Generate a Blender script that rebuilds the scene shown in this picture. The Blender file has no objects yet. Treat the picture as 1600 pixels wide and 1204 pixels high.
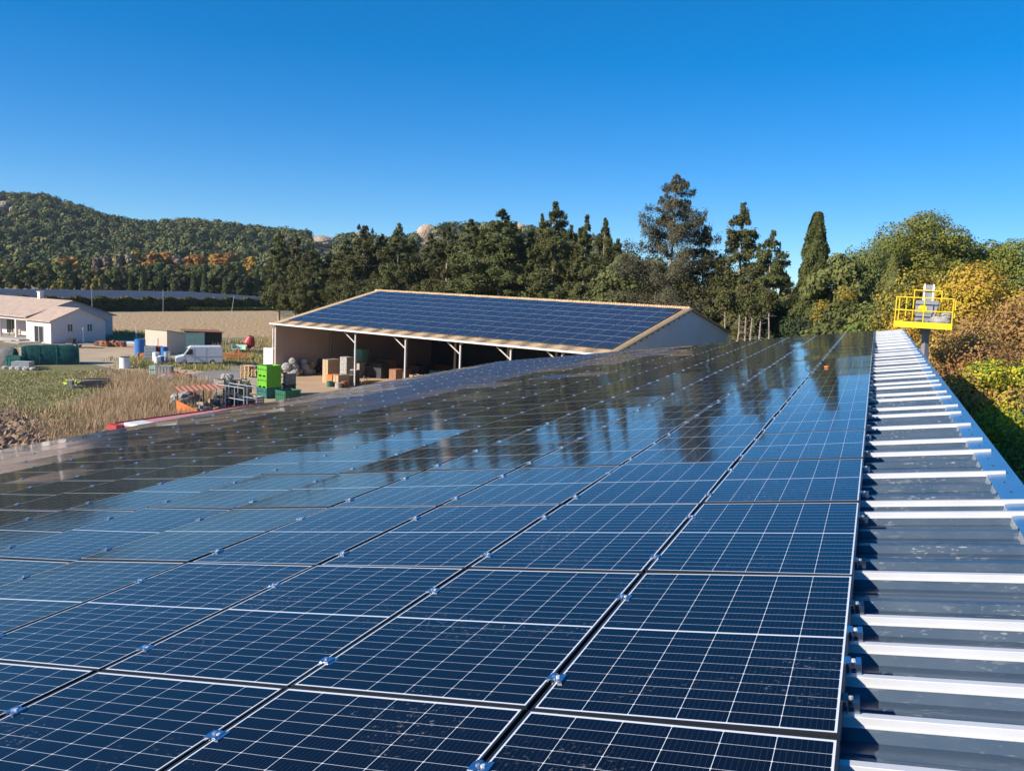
import bpy, math, random
import numpy as np
from mathutils import Vector, Matrix
random.seed(7); rng = np.random.default_rng(7)
S = bpy.context.scene; C = S.collection
R = math.radians
# ---------------------------------------------------------------- camera
H = 11.0; F = 1352.0; PITCH = 0.12192; ROLL = 0.042
sp, cp, sr, cr = math.sin(PITCH), math.cos(PITCH), math.sin(ROLL), math.cos(ROLL)
FW = Vector((0, cp, -sp)); UP0 = Vector((0, sp, cp)); RT0 = Vector((1, 0, 0))
RT = cr*RT0 + sr*UP0; UP = -sr*RT0 + cr*UP0
cam = bpy.data.cameras.new('camera'); co = bpy.data.objects.new('camera', cam); C.objects.link(co)
m = Matrix((RT, UP, -FW)).transposed().to_4x4(); m.translation = Vector((0, 0, H)); co.matrix_world = m
cam.sensor_width = 36; cam.sensor_fit = 'HORIZONTAL'; cam.lens = 36*F/1600
cam.clip_start = .05; cam.clip_end = 6000
S.camera = co
# ---------------------------------------------------------------- sky, sun, exposure
SUN_EL = R(26.5); SUN_AZ = math.atan2(-.89, -.455)          # compass angle from +Y towards +X
sunv = Vector((math.sin(SUN_AZ)*math.cos(SUN_EL), math.cos(SUN_AZ)*math.cos(SUN_EL), math.sin(SUN_EL)))
W = bpy.data.worlds.new('World'); S.world = W; W.use_nodes = True
nt = W.node_tree; sky = nt.nodes.new('ShaderNodeTexSky'); sky.sky_type = 'NISHITA'; sky.sun_disc = False
sky.sun_elevation = SUN_EL; sky.sun_rotation = SUN_AZ; sky.altitude = 3000
sky.air_density = 1.0; sky.dust_density = 0.0; sky.ozone_density = 6.0
bg = nt.nodes['Background']; bg.inputs[1].default_value = .145
hs_ = nt.nodes.new('ShaderNodeHueSaturation'); hs_.inputs['Saturation'].default_value = 1.27; hs_.inputs['Hue'].default_value = .506; nt.links.new(sky.outputs[0], hs_.inputs['Color'])
tint = nt.nodes.new('ShaderNodeMix'); tint.data_type = 'RGBA'; tint.blend_type = 'MULTIPLY'; tint.inputs[0].default_value = 1; tint.inputs[7].default_value = (.72, .94, 1.0, 1); nt.links.new(hs_.outputs[0], tint.inputs[6])
gam = nt.nodes.new('ShaderNodeGamma'); gam.inputs[1].default_value = .8; nt.links.new(tint.outputs[2], gam.inputs[0]); nt.links.new(gam.outputs[0], bg.inputs[0])
sl = bpy.data.lights.new('sun', 'SUN'); sl.energy = 5.0; sl.angle = R(.5); sl.color = (1, .90, .76)
so = bpy.data.objects.new('sun', sl); C.objects.link(so); so.rotation_euler = (-sunv).to_track_quat('-Z', 'Y').to_euler()
S.view_settings.view_transform = 'Standard'; S.view_settings.look = 'None'
S.view_settings.exposure = 0.6; S.view_settings.gamma = 1
S.render.engine = 'CYCLES'
S.cycles.max_bounces = 6; S.cycles.diffuse_bounces = 3; S.cycles.glossy_bounces = 3; S.cycles.transparent_max_bounces = 8
S.cycles.use_denoising = True

# ---------------------------------------------------------------- projection helpers
def ray(x, y): return FW*F + RT*(x-800) + UP*(602-y)
def at(x, y, z=0.0):
    r = ray(x, y); k = (z-H)/r.z; return Vector((r.x*k, r.y*k, z))
def atD(x, y, D):
    r = ray(x, y); k = D/r.y; return Vector((r.x*k, D, H+r.z*k))
def px(P):
    d = Vector(P)-Vector((0, 0, H)); k = d.dot(FW); return (800+F*d.dot(RT)/k, 602-F*d.dot(UP)/k)

# ---------------------------------------------------------------- materials
MATS = {}
def mat(name, col, rough=.7, metal=0, var=.15, scale=3.0, bump=0, bscale=20, spec=.5, col2=None, coord='Object', trans=0, fac2=(.4, .6), detail=6, objvar=0):
    if name in MATS: return MATS[name]
    M = bpy.data.materials.new(name); M.use_nodes = True; N = M.node_tree; L = N.links
    b = N.nodes['Principled BSDF']; b.inputs['Roughness'].default_value = rough; b.inputs['Metallic'].default_value = metal
    b.inputs['Specular IOR Level'].default_value = spec
    tc = N.nodes.new('ShaderNodeTexCoord')
    if coord == 'World':
        g = N.nodes.new('ShaderNodeNewGeometry'); cs = g.outputs['Position']
    else: cs = tc.outputs['Object']
    no = N.nodes.new('ShaderNodeTexNoise'); no.inputs['Scale'].default_value = scale; no.inputs['Detail'].default_value = detail
    L.new(cs, no.inputs['Vector'])
    mr = N.nodes.new('ShaderNodeMapRange'); mr.inputs[1].default_value = fac2[0]-.1; mr.inputs[2].default_value = fac2[1]+.1
    L.new(no.outputs['Fac'], mr.inputs[0])
    mx = N.nodes.new('ShaderNodeMix'); mx.data_type = 'RGBA'
    c2 = col2 if col2 else tuple(min(1, c*(1+var)) for c in col)
    c1 = col if col2 else tuple(c*(1-var) for c in col)
    mx.inputs[6].default_value = (*c1, 1); mx.inputs[7].default_value = (*c2, 1)
    L.new(mr.outputs[0], mx.inputs[0])
    out = mx.outputs[2]
    if objvar:
        oi = N.nodes.new('ShaderNodeObjectInfo'); hs = N.nodes.new('ShaderNodeHueSaturation')
        m2 = N.nodes.new('ShaderNodeMapRange'); m2.inputs[3].default_value = 1-objvar; m2.inputs[4].default_value = 1+objvar
        m3 = N.nodes.new('ShaderNodeMapRange'); m3.inputs[3].default_value = .5-.02; m3.inputs[4].default_value = .5+.02
        L.new(oi.outputs['Random'], m2.inputs[0]); L.new(oi.outputs['Random'], m3.inputs[0])
        L.new(m2.outputs[0], hs.inputs['Value']); L.new(m3.outputs[0], hs.inputs['Hue']); L.new(out, hs.inputs['Color']); out = hs.outputs[0]
    L.new(out, b.inputs['Base Color'])
    if bump:
        n2 = N.nodes.new('ShaderNodeTexNoise'); n2.inputs['Scale'].default_value = bscale; n2.inputs['Detail'].default_value = 5
        L.new(cs, n2.inputs['Vector'])
        bp = N.nodes.new('ShaderNodeBump'); bp.inputs['Strength'].default_value = 1; bp.inputs['Distance'].default_value = bump
        L.new(n2.outputs['Fac'], bp.inputs['Height']); L.new(bp.outputs[0], b.inputs['Normal'])
    if trans:
        tr = N.nodes.new('ShaderNodeBsdfTranslucent'); ms = N.nodes.new('ShaderNodeMixShader'); ms.inputs[0].default_value = trans
        L.new(out, tr.inputs[0]); L.new(b.outputs[0], ms.inputs[1]); L.new(tr.outputs[0], ms.inputs[2])
        L.new(ms.outputs[0], N.nodes['Material Output'].inputs[0])
    MATS[name] = M; return M

def math_node(N, op, a, b=None, c=None):
    n = N.nodes.new('ShaderNodeMath'); n.operation = op
    for i, v in enumerate((a, b, c)):
        if v is None: continue
        if isinstance(v, (int, float)): n.inputs[i].default_value = v
        else: N.links.new(v, n.inputs[i])
    return n.outputs[0]

PW, PL = 1.047, 1.664           # solar panel size on the big roof
def cell_material(name, W_, L_, nx, ny, mid, lip, mx_, my_, line, cell1, cell2, white, rough, dirt, fine=True):
    """glass over photovoltaic cells: x across (W_), y along (L_), origin at the panel centre"""
    M = bpy.data.materials.new(name); M.use_nodes = True; N = M.node_tree; L = N.links
    b = N.nodes['Principled BSDF']; tc = N.nodes.new('ShaderNodeTexCoord'); sx = N.nodes.new('ShaderNodeSeparateXYZ')
    L.new(tc.outputs['Object'], sx.inputs[0]); X, Y = sx.outputs[0], sx.outputs[1]
    hw = W_/2-lip-mx_; hl = L_/2-lip-my_
    cw = 2*hw/nx
    ay = math_node(N, 'ABSOLUTE', Y)
    if mid: ys = math_node(N, 'SUBTRACT', ay, mid/2); ch = (hl-mid/2)/(ny/2)
    else: ys = math_node(N, 'ADD', Y, hl); ch = 2*hl/ny
    xs = math_node(N, 'ADD', X, hw)
    def edge(v, size):   # distance to the nearest cell boundary, in metres
        f = math_node(N, 'FRACT', math_node(N, 'DIVIDE', v, size))
        return math_node(N, 'MULTIPLY', math_node(N, 'MINIMUM', f, math_node(N, 'SUBTRACT', 1, f)), size)
    ex = edge(xs, cw); ey = edge(ys, ch)
    lx = math_node(N, 'LESS_THAN', ex, line); ly = math_node(N, 'LESS_THAN', ey, line*.8)
    dia = math_node(N, 'LESS_THAN', math_node(N, 'ADD', ex, ey), line*5.2)
    mk = math_node(N, 'MAXIMUM', math_node(N, 'MAXIMUM', lx, ly), dia)
    ox = math_node(N, 'GREATER_THAN', math_node(N, 'ABSOLUTE', X), hw); oy = math_node(N, 'GREATER_THAN', ay, hl)
    mk = math_node(N, 'MAXIMUM', mk, math_node(N, 'MAXIMUM', ox, oy))
    if mid: mk = math_node(N, 'MAXIMUM', mk, math_node(N, 'LESS_THAN', ay, mid/2))
    no = N.nodes.new('ShaderNodeTexNoise'); no.inputs['Scale'].default_value = 2.2; L.new(tc.outputs['Object'], no.inputs['Vector'])
    cm = N.nodes.new('ShaderNodeMix'); cm.data_type = 'RGBA'; cm.inputs[6].default_value = (*cell1, 1); cm.inputs[7].default_value = (*cell2, 1)
    # each cell a slightly different tone
    wn = N.nodes.new('ShaderNodeTexWhiteNoise'); cb = N.nodes.new('ShaderNodeCombineXYZ')
    oi = N.nodes.new('ShaderNodeObjectInfo')
    L.new(math_node(N, 'FLOOR', math_node(N, 'DIVIDE', xs, cw)), cb.inputs[0]); L.new(math_node(N, 'FLOOR', math_node(N, 'DIVIDE', math_node(N, 'ADD', Y, 9), ch)), cb.inputs[1])
    L.new(math_node(N, 'MULTIPLY', oi.outputs['Random'], 97), cb.inputs[2]); L.new(cb.outputs[0], wn.inputs[0])
    L.new(math_node(N, 'ADD', math_node(N, 'MULTIPLY', wn.outputs[0], .5), math_node(N, 'MULTIPLY', oi.outputs['Random'], .5)), cm.inputs[0])
    base = cm.outputs[2]
    if fine:  # bus bars along the panel: hair-thin silver wires
        eb = edge(xs, cw/9); bb = math_node(N, 'LESS_THAN', eb, .0007)
        m1 = N.nodes.new('ShaderNodeMix'); m1.data_type = 'RGBA'; L.new(math_node(N, 'MULTIPLY', bb, .16), m1.inputs[0]); L.new(base, m1.inputs[6]); m1.inputs[7].default_value = (.16, .18, .24, 1); base = m1.outputs[2]
    m2 = N.nodes.new('ShaderNodeMix'); m2.data_type = 'RGBA'; L.new(mk, m2.inputs[0]); L.new(base, m2.inputs[6]); m2.inputs[7].default_value = (*white, 1)
    base = m2.outputs[2]
    # dust: world-space specks and smears
    g = N.nodes.new('ShaderNodeNewGeometry')
    n1 = N.nodes.new('ShaderNodeTexNoise'); n1.inputs['Scale'].default_value = 1.7; n1.inputs['Detail'].default_value = 3; L.new(g.outputs['Position'], n1.inputs['Vector'])
    n3 = N.nodes.new('ShaderNodeTexNoise'); n3.inputs['Scale'].default_value = 55; n3.inputs['Detail'].default_value = 6; L.new(g.outputs['Position'], n3.inputs['Vector'])
    a = N.nodes.new('ShaderNodeMapRange'); a.inputs[1].default_value = .52; a.inputs[2].default_value = .66; L.new(n1.outputs['Fac'], a.inputs[0])
    c = N.nodes.new('ShaderNodeMapRange'); c.inputs[1].default_value = .60; c.inputs[2].default_value = .68; L.new(n3.outputs['Fac'], c.inputs[0])
    dm = math_node(N, 'ADD', math_node(N, 'MULTIPLY', math_node(N, 'MULTIPLY', a.outputs[0], c.outputs[0]), .32*dirt), math_node(N, 'MULTIPLY', no.outputs['Fac'], .004*dirt))
    m3 = N.nodes.new('ShaderNodeMix'); m3.data_type = 'RGBA'; L.new(dm, m3.inputs[0]); L.new(base, m3.inputs[6]); m3.inputs[7].default_value = (.50, .48, .45, 1)
    L.new(m3.outputs[2], b.inputs['Base Color'])
    b.inputs['Roughness'].default_value = rough; b.inputs['IOR'].default_value = 1.32
    # rolled glass: long soft waves
    n4 = N.nodes.new('ShaderNodeTexNoise'); n4.inputs['Scale'].default_value = 3.0; n4.inputs['Detail'].default_value = 1; L.new(g.outputs['Position'], n4.inputs['Vector'])
    bp = N.nodes.new('ShaderNodeBump'); bp.inputs['Distance'].default_value = .0005; L.new(n4.outputs['Fac'], bp.inputs['Height']); L.new(bp.outputs[0], b.inputs['Normal'])
    MATS[name] = M; return M

# ---------------------------------------------------------------- mesh helpers
class MB:
    def __init__(s): s.v = []; s.f = []; s.mi = []; s.m = 0
    def add(s, vs, fs):
        k = len(s.v); s.v += [tuple(x) for x in vs]; s.f += [tuple(i+k for i in f) for f in fs]; s.mi += [s.m]*len(fs); return s
    def box(s, x0, y0, z0, x1, y1, z1, M=None):
        vs = [Vector(p) for p in ((x0,y0,z0),(x1,y0,z0),(x1,y1,z0),(x0,y1,z0),(x0,y0,z1),(x1,y0,z1),(x1,y1,z1),(x0,y1,z1))]
        if M: vs = [M @ p for p in vs]
        return s.add(vs, ((0,3,2,1),(4,5,6,7),(0,1,5,4),(1,2,6,5),(2,3,7,6),(3,0,4,7)))
    def tube(s, a, b, r, r2=None, n=8, cap=True):
        a = Vector(a); b = Vector(b); r2 = r if r2 is None else r2; d = (b-a).normalized()
        t = Vector((0,0,1)) if abs(d.z) < .9 else Vector((1,0,0)); p = d.cross(t).normalized(); q = d.cross(p)
        vs = []
        for i in range(n):
            c = 2*math.pi*i/n; o = p*math.cos(c)+q*math.sin(c); vs += [a+o*r, b+o*r2]
        fs = [(2*i, 2*i+1, (2*i+3) % (2*n), (2*i+2) % (2*n)) for i in range(n)]
        if cap: fs += [tuple(2*i for i in range(n)), tuple(2*i+1 for i in reversed(range(n)))]
        return s.add(vs, fs)
    def path(s, pts, r, n=6):
        for a, b in zip(pts, pts[1:]): s.tube(a, b, r, n=n)
        return s
    def prism(s, poly, y0, y1, M=None):      # poly in (x,z), extruded along y
        n = len(poly); vs = [Vector((x, y0, z)) for x, z in poly]+[Vector((x, y1, z)) for x, z in poly]
        if M: vs = [M @ p for p in vs]
        return s.add(vs, [tuple(range(n)), tuple(range(2*n-1, n-1, -1))]+[(i, i+n, (i+1) % n+n, (i+1) % n) for i in range(n)])
    def sheet(s, a, b, c, d, th=.05):       # four corners, extruded down along z
        vs = [Vector(p) for p in (a,b,c,d)]; vs += [p-Vector((0,0,th)) for p in vs]
        return s.add(vs, ((0,1,2,3),(7,6,5,4),(0,4,5,1),(1,5,6,2),(2,6,7,3),(3,7,4,0)))
    def blob(s, c, r, seed=0, n=2, jit=.18):
        rr = random.Random(seed); t = (1+5**.5)/2
        import bmesh
        bm = bmesh.new(); bmesh.ops.create_icosphere(bm, subdivisions=n, radius=1)
        for vv in bm.verts:
            k = 1+rr.uniform(-jit, jit); vv.co = Vector((vv.co.x*r[0]*k, vv.co.y*r[1]*k, vv.co.z*r[2]*k))+Vector(c)
        s.add([vv.co.copy() for vv in bm.verts], [[q.index for q in f.verts] for f in bm.faces]); bm.free(); return s
    def build(s, name, mats, parent=None, smooth=False, loc=None, bevel=0):
        me = bpy.data.meshes.new(name); me.from_pydata(s.v, [], s.f)
        for x in (mats if isinstance(mats, (list, tuple)) else [mats]): me.materials.append(x)
        me.polygons.foreach_set('material_index', s.mi)
        if smooth: me.polygons.foreach_set('use_smooth', [True]*len(me.polygons))
        me.update(); o = bpy.data.objects.new(name, me); C.objects.link(o)
        if parent: o.parent = parent
        if loc is not None: o.location = loc
        if bevel:
            bv = o.modifiers.new('bevel', 'BEVEL'); bv.width = bevel; bv.segments = 2; bv.limit_method = 'ANGLE'
        return o
def tag(o, label=None, cat=None, group=None, kind=None):
    if label: o['label'] = label
    if cat: o['category'] = cat
    if group: o['group'] = group
    if kind: o['kind'] = kind
    return o
def thing(name, label, cat, loc=(0,0,0), rz=0, group=None):
    o = bpy.data.objects.new(name, None); C.objects.link(o); o.location = loc; o.rotation_euler = (0,0,rz); o.empty_display_size = .2
    return tag(o, label, cat, group)
def copy_tree(o, parent=None):
    c = o.copy(); C.objects.link(c)
    if parent: c.parent = parent
    for ch in list(o.children): copy_tree(ch, c)
    return c
def quads(name, Cn, Nn, sw, sh, mats, parent=None, mi=None, tri=False):
    """N small leaf faces: centres, normals, half widths/heights"""
    n = len(Cn); Nn = Nn/(np.linalg.norm(Nn, axis=1, keepdims=True)+1e-9)
    t = rng.normal(size=(n,3)); t -= Nn*(t*Nn).sum(1, keepdims=True); t /= np.linalg.norm(t, axis=1, keepdims=True)+1e-9
    b = np.cross(Nn, t); sw = np.broadcast_to(sw, (n,))[:,None]; sh = np.broadcast_to(sh, (n,))[:,None]
    V = np.empty((n,4,3)); V[:,0] = Cn-t*sw*.5-b*sh; V[:,1] = Cn+t*sw-b*sh*.3; V[:,2] = Cn+t*sw*.4+b*sh; V[:,3] = Cn-t*sw+b*sh*.3
    me = bpy.data.meshes.new(name); me.vertices.add(4*n); me.vertices.foreach_set('co', V.ravel())
    me.loops.add(4*n); me.loops.foreach_set('vertex_index', np.arange(4*n)); me.polygons.add(n)
    me.polygons.foreach_set('loop_start', np.arange(0, 4*n, 4)); me.polygons.foreach_set('loop_total', np.full(n, 4))
    for x in mats: me.materials.append(x)
    if mi is not None: me.polygons.foreach_set('material_index', mi)
    me.update(calc_edges=True); me.validate(); o = bpy.data.objects.new(name, me); C.objects.link(o)
    if parent: o.parent = parent
    return o
ONES = 'first second third fourth fifth sixth seventh eighth ninth tenth eleventh twelfth thirteenth fourteenth fifteenth sixteenth seventeenth eighteenth nineteenth'.split()
TENS = {20: 'twent', 30: 'thirt', 40: 'fort', 50: 'fift', 60: 'sixt'}
def nth(n):
    if n < 20: return ONES[n-1]
    return TENS[n//10*10]+('ieth' if n % 10 == 0 else 'y-'+ONES[n % 10-1])

# common materials
m_frame = mat('black_anodised_frame', (.045,.047,.052), .35, .6, .1)
m_alu = mat('mill_aluminium', (.60,.61,.63), .42, .15, .05, 4, .0006, 60)
m_clamp = mat('clamp_aluminium', (.50,.58,.70), .30, 1.0, .05)  # blue of the reflected sky put into the metal colour
m_white = mat('white_paint', (.78,.77,.75), .5, 0, .06, 2)
m_black = mat('black_rubber', (.02,.02,.02), .7)
m_dark = mat('dark_steel', (.06,.065,.07), .45, .4)
m_galv = mat('galvanised_steel', (.5,.52,.54), .4, .7, .12, 8)
m_yellow = mat('yellow_paint', (.82,.58,.01), .4, 0, .05)
m_orange = mat('orange_paint', (.72,.20,.04), .55, 0, .15)
m_red = mat('red_paint', (.42,.045,.04), .5, 0, .15)
m_rust = mat('rusty_metal', (.30,.12,.05), .8, 0, .35, 5)
m_wood = mat('raw_wood', (.48,.34,.19), .8, 0, .2, 6)
m_woodg = mat('grey_wood', (.30,.26,.21), .85, 0, .25, 6)
m_lime = mat('lime_plastic', (.16,.50,.025), .45, 0, .08)
m_dgreen = mat('dark_green_plastic', (.02,.14,.07), .5, 0, .15)
m_teal = mat('teal_plastic', (.02,.16,.13), .5, 0, .15)
m_blue = mat('blue_plastic', (.03,.16,.45), .4, 0, .1)
m_glass = mat('dark_window_glass', (.03,.035,.04), .08, 0, .1, spec=.8)
m_conc = mat('pale_concrete', (.40,.37,.33), .9, 0, .12, 1.5, .01, 12)
m_fabric = mat('grey_woven_sack', (.34,.33,.32), .9, 0, .3, 5, .02, 14)
m_bark = mat('grey_bark', (.34,.28,.22), .9, 0, .3, 4, .03, 10)
m_barkd = mat('brown_bark', (.14,.10,.075), .9, 0, .3, 4, .03, 10)
# ================================================================ THE ROOF WITH THE PANELS
YAW = .392985; SLV = -.151698
U = Vector((math.sin(YAW), math.cos(YAW), 0)).normalized()
V = Vector((-math.cos(YAW), math.sin(YAW), SLV)); V -= U*U.dot(V); V.normalize()
Nn_ = U.cross(V)
if Nn_.z < 0: Nn_ = -Nn_
PO = Vector((0,0,H)) - Nn_*1.357864 + U*2.771317 + V*.188661       # corner of the panel grid, on the panel plane
UP_, VP_ = 1.68, 1.063; IMIN, IMAX, NC = -1, 20, 15
RM = Matrix((-V, U, Nn_)).transposed()      # local x = towards the ridge, y = along the roof, z = off the roof
RE = RM.to_euler()
def RP(u, v, w=0): return PO+U*u+V*v+Nn_*w
roofM = RM.to_4x4(); roofM.translation = PO
Rf = thing('sheet_metal_roof', 'dark blue grey ribbed sheet metal barn roof carrying the solar panels', 'roof'); Rf.location = PO; Rf.rotation_euler = RE
m_deck = bpy.data.materials.new('deck_sheet'); m_deck.use_nodes = True
N = m_deck.node_tree; b = N.nodes['Principled BSDF']; b.inputs['Roughness'].default_value = .33
tc = N.nodes.new('ShaderNodeTexCoord')
def nz(scale, det, sc=(1,1,1), w=0):
    mp = N.nodes.new('ShaderNodeMapping'); mp.inputs['Scale'].default_value = sc; mp.inputs['Location'].default_value = (w, w*.7, 0); N.links.new(tc.outputs['Object'], mp.inputs[0])
    t = N.nodes.new('ShaderNodeTexNoise'); t.inputs['Scale'].default_value = scale; t.inputs['Detail'].default_value = det; N.links.new(mp.outputs[0], t.inputs['Vector']); return t.outputs['Fac']
def rng_(x, a, b_):
    t = N.nodes.new('ShaderNodeMapRange'); t.inputs[1].default_value = a; t.inputs[2].default_value = b_; N.links.new(x, t.inputs[0]); return t.outputs[0]
blot = rng_(nz(2.2, 2), .45, .66); sp_ = rng_(nz(60, 6, (.45, 1.6, 1)), .59, .66); st = rng_(nz(38, 5, (.22, 2.2, 1), 5), .63, .69)
dirt = math_node(N, 'MULTIPLY', math_node(N, 'MAXIMUM', sp_, st), math_node(N, 'ADD', math_node(N, 'MULTIPLY', blot, .34), .03))
film = math_node(N, 'MULTIPLY', rng_(nz(3.5, 6), .35, .8), .06)
dm = math_node(N, 'MINIMUM', math_node(N, 'ADD', dirt, film), 1)
mx = N.nodes.new('ShaderNodeMix'); mx.data_type = 'RGBA'; mx.inputs[6].default_value = (.042,.072,.112,1); mx.inputs[7].default_value = (.55,.55,.53,1)
N.links.new(dm, mx.inputs[0]); N.links.new(mx.outputs[2], b.inputs['Base Color']); b.inputs['Specular IOR Level'].default_value = .5
N.links.new(math_node(N, 'ADD', math_node(N, 'MULTIPLY', dm, .5), .3), b.inputs['Roughness'])
m_flash = mat('flashing_sheet', (.045,.15,.32), .24, 0, .08, 3, .002, 6)
m_deck2 = m_deck
# deck profile along u: rib every 1/3 m, low stiffeners between
RIB = .3276; z0 = -.108
u_lo, u_hi = -3.4, IMAX*UP_+.25
prof = []; k0 = int((u_lo-.235)//RIB); k1 = int((u_hi-.235)//RIB)+1
for k in range(k0, k1):
    c = .235+k*RIB
    prof += [(c-.045, z0), (c-.022, z0+.038), (c+.022, z0+.038), (c+.045, z0), (c+.10, z0), (c+.108, z0+.006), (c+.125, z0+.006), (c+.133, z0), (c+.185, z0), (c+.193, z0+.006), (c+.21, z0+.006), (c+.218, z0)]
prof = [q for q in prof if u_lo < q[0] < u_hi]
vR, vL = .90, -(NC*VP_+.30)           # local x of the deck's ends
mb = MB()
vs = []
for (u, z) in prof: vs += [(vL, u, z), (vR, u, z)]
mb.add(vs, [(2*i, 2*i+1, 2*i+3, 2*i+2) for i in range(len(prof)-1)])
mb.build('roof_sheet', m_deck, Rf)
# ridge flashing: broad strip, upstand folded down on the far side
mb = MB(); RX = 1.035
mb.add([(.85,u_lo,z0+.046),(.875,u_lo,z0+.050),(RX,u_lo,z0+.056),(RX+.02,u_lo,z0-.16),(.85,u_hi,z0+.046),(.875,u_hi,z0+.050),(RX,u_hi,z0+.056),(RX+.02,u_hi,z0-.16)],
       [(0,1,5,4),(1,2,6,5),(2,3,7,6)])
for k in range(k0, k1):      # folded tabs closing the troughs
    c = .235+k*RIB
    q_ = MB() if k == k0 else q_
    q_.add([(.835,c+.047,z0+.001),(.835,c+RIB-.047,z0+.001),(.849,c+RIB-.03,z0+.0455),(.849,c+.03,z0+.0455)], [(0,1,2,3)])
mb.build('ridge_flashing', m_flash, Rf); q_.build('profile_closure', m_galv, Rf)
mb = MB()
for k in range(k0, k1): c = .235+k*RIB; mb.tube((.93,c,z0+.047),(.93,c,z0+.057),.008,n=6)
mb.build('flashing_screws', m_dark, Rf)
mb = MB(); mb.box(vL-.13,u_lo,z0-.26,vL-.01,u_hi,z0-.14); mb.build('eave_gutter', m_dark, Rf)
mb = MB(); mb.box(vL-.02,u_hi,z0-.2,RX,u_hi+.03,z0+.03); mb.build('verge_trim', m_flash, Rf)
# the shed walls under the roof
m_clad = mat('wall_cladding', (.28,.29,.30), .6)
mbw = MB()
a = RP(u_lo+.3,-(RX-.1),z0-.2); b_ = RP(u_hi-.2,-(RX-.1),z0-.2); c = RP(u_hi-.2,-vL-.3,z0-.2); d = RP(u_lo+.3,-vL-.3,z0-.2)
for p, q in ((a,b_),(b_,c),(c,d),(d,a)):
    mbw.add([(p.x,p.y,0),(q.x,q.y,0),tuple(q),tuple(p)], [(0,1,2,3)])
wl = mbw.build('wall', m_clad, Rf); wl.matrix_parent_inverse = (Matrix.Translation(PO) @ RM.to_4x4()).inverted()

# ---- one solar panel with parts
m_cell = cell_material('mono_cells_under_glass', PW, PL, 6, 20, .013, .008, .008, .013, .00105, (.0020,.0023,.0065), (.0032,.0038,.0105), (.74,.77,.80), .07, 1.0)
fr = MB(); hw, hl, T = PW/2, PL/2, .035; lp = .009
fr.box(-hw,-hl,-T,-hw+lp,hl,0).box(hw-lp,-hl,-T,hw,hl,0).box(-hw+lp,-hl,-T,hw-lp,-hl+lp,0).box(-hw+lp,hl-lp,-T,hw-lp,hl,0)
P0 = thing('solar_panel', 'x', 'solar panel'); frame0 = fr.build('frame', m_frame, P0)
g = MB(); nx, ny = 8, 12
vs = []
for j in range(ny+1):
    for i in range(nx+1):
        x = (-1+2*i/nx); y = (-1+2*j/ny); vs.append((x*(hw-lp), y*(hl-lp), -.0015-.0011*math.cos(x*math.pi/2)*math.cos(y*math.pi/2)))
g.add(vs, [(j*(nx+1)+i, j*(nx+1)+i+1, (j+1)*(nx+1)+i+1, (j+1)*(nx+1)+i) for j in range(ny) for i in range(nx)])
cell0 = g.build('cell_sheet', m_cell, P0, smooth=True)
# mid clamp: two short sky-tinted silver wings and a bolt bridging the gap on the panel's left side
def clamp_mb(cx, cy, edge=False):
    q = MB(); w = .027
    q.box(cx-.026,cy-w,.0008,cx-.004,cy+w,.005); q.box(cx+.004,cy-w,.0008,cx+.026,cy+w,.005)
    q.box(cx-.006,cy-w,-.03,cx+.006,cy+w,.001); q.m = 1; q.tube((cx,cy,0),(cx,cy,.011),.0075,n=6); q.m = 0
    return q
GAP = VP_-PW
c1 = .145*UP_+.02; c2 = .73*UP_+.02
cls = [clamp_mb(-hw-GAP/2, -hl+q).build('clamp', [m_clamp, m_galv], P0) for q in (c1, c2)]
def edge_clamp(cy):
    q = MB(); x = hw
    q.box(x-.008,cy-.032,.0008,x+.014,cy+.032,.006); q.box(x+.010,cy-.032,-.034,x+.016,cy+.032,.004)
    q.box(x+.016,cy-.012,-.022,x+.034,cy+.012,.0); q.box(x+.034,cy-.034,-.034,x+.052,cy+.034,.003)
    q.m = 1; q.tube((x+.026,cy,-.01),(x+.026,cy,.009),.008,n=6); q.m = 0
    return q
cands = []
for i in range(IMIN, IMAX):
    for j in range(NC):
        pts = [px(RP(i*UP_+a*UP_, j*VP_+b_*VP_)) if (RP(i*UP_+a*UP_, j*VP_+b_*VP_)-Vector((0,0,H))).dot(FW) > .2 else None for a, b_ in ((.05,0),(1,0),(1,1),(.05,1),(.5,.5),(.25,.5),(.75,.5),(.5,.1),(.5,.9))]
        vis = [q for q in pts if q and -5 < q[0] < 1605 and 0 < q[1] < 1209]
        cpt = RP((i+.5)*UP_, (j+.5)*VP_)-Vector((0,0,H)); dist = cpt.length
        area = (1/dist**2)*abs(cpt.normalized().dot(Nn_)) * (len(vis)/9)
        cands.append((area, i, j))
cands.sort(reverse=True)
solo = [c_ for c_ in cands if c_[0] > 0][:300]; solo_set = {(i, j) for _, i, j in solo}
rest = [(i, j) for _, i, j in cands if (i, j) not in solo_set]
def jitter(i, j):
    r = random.Random(i*131+j*7); col = random.Random(j*17+3); row = random.Random(i*29+5)
    return (r.gauss(0,.0036)+row.gauss(0,.0018), r.gauss(0,.0030)+col.gauss(0,.0018)+(-.002 if j < 5 else .020 if j < 9 else .013 if j < 11 else .002))
def panel_matrix(i, j):
    jx, jy = jitter(i, j)
    Mx = Matrix.LocRotScale(RP((i+.5)*UP_, (j+.5)*VP_), RM.to_quaternion(), None)
    return Mx @ Matrix.Rotation(jx, 4, 'X') @ Matrix.Rotation(jy, 4, 'Y')
first = True; edge_src = None
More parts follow.
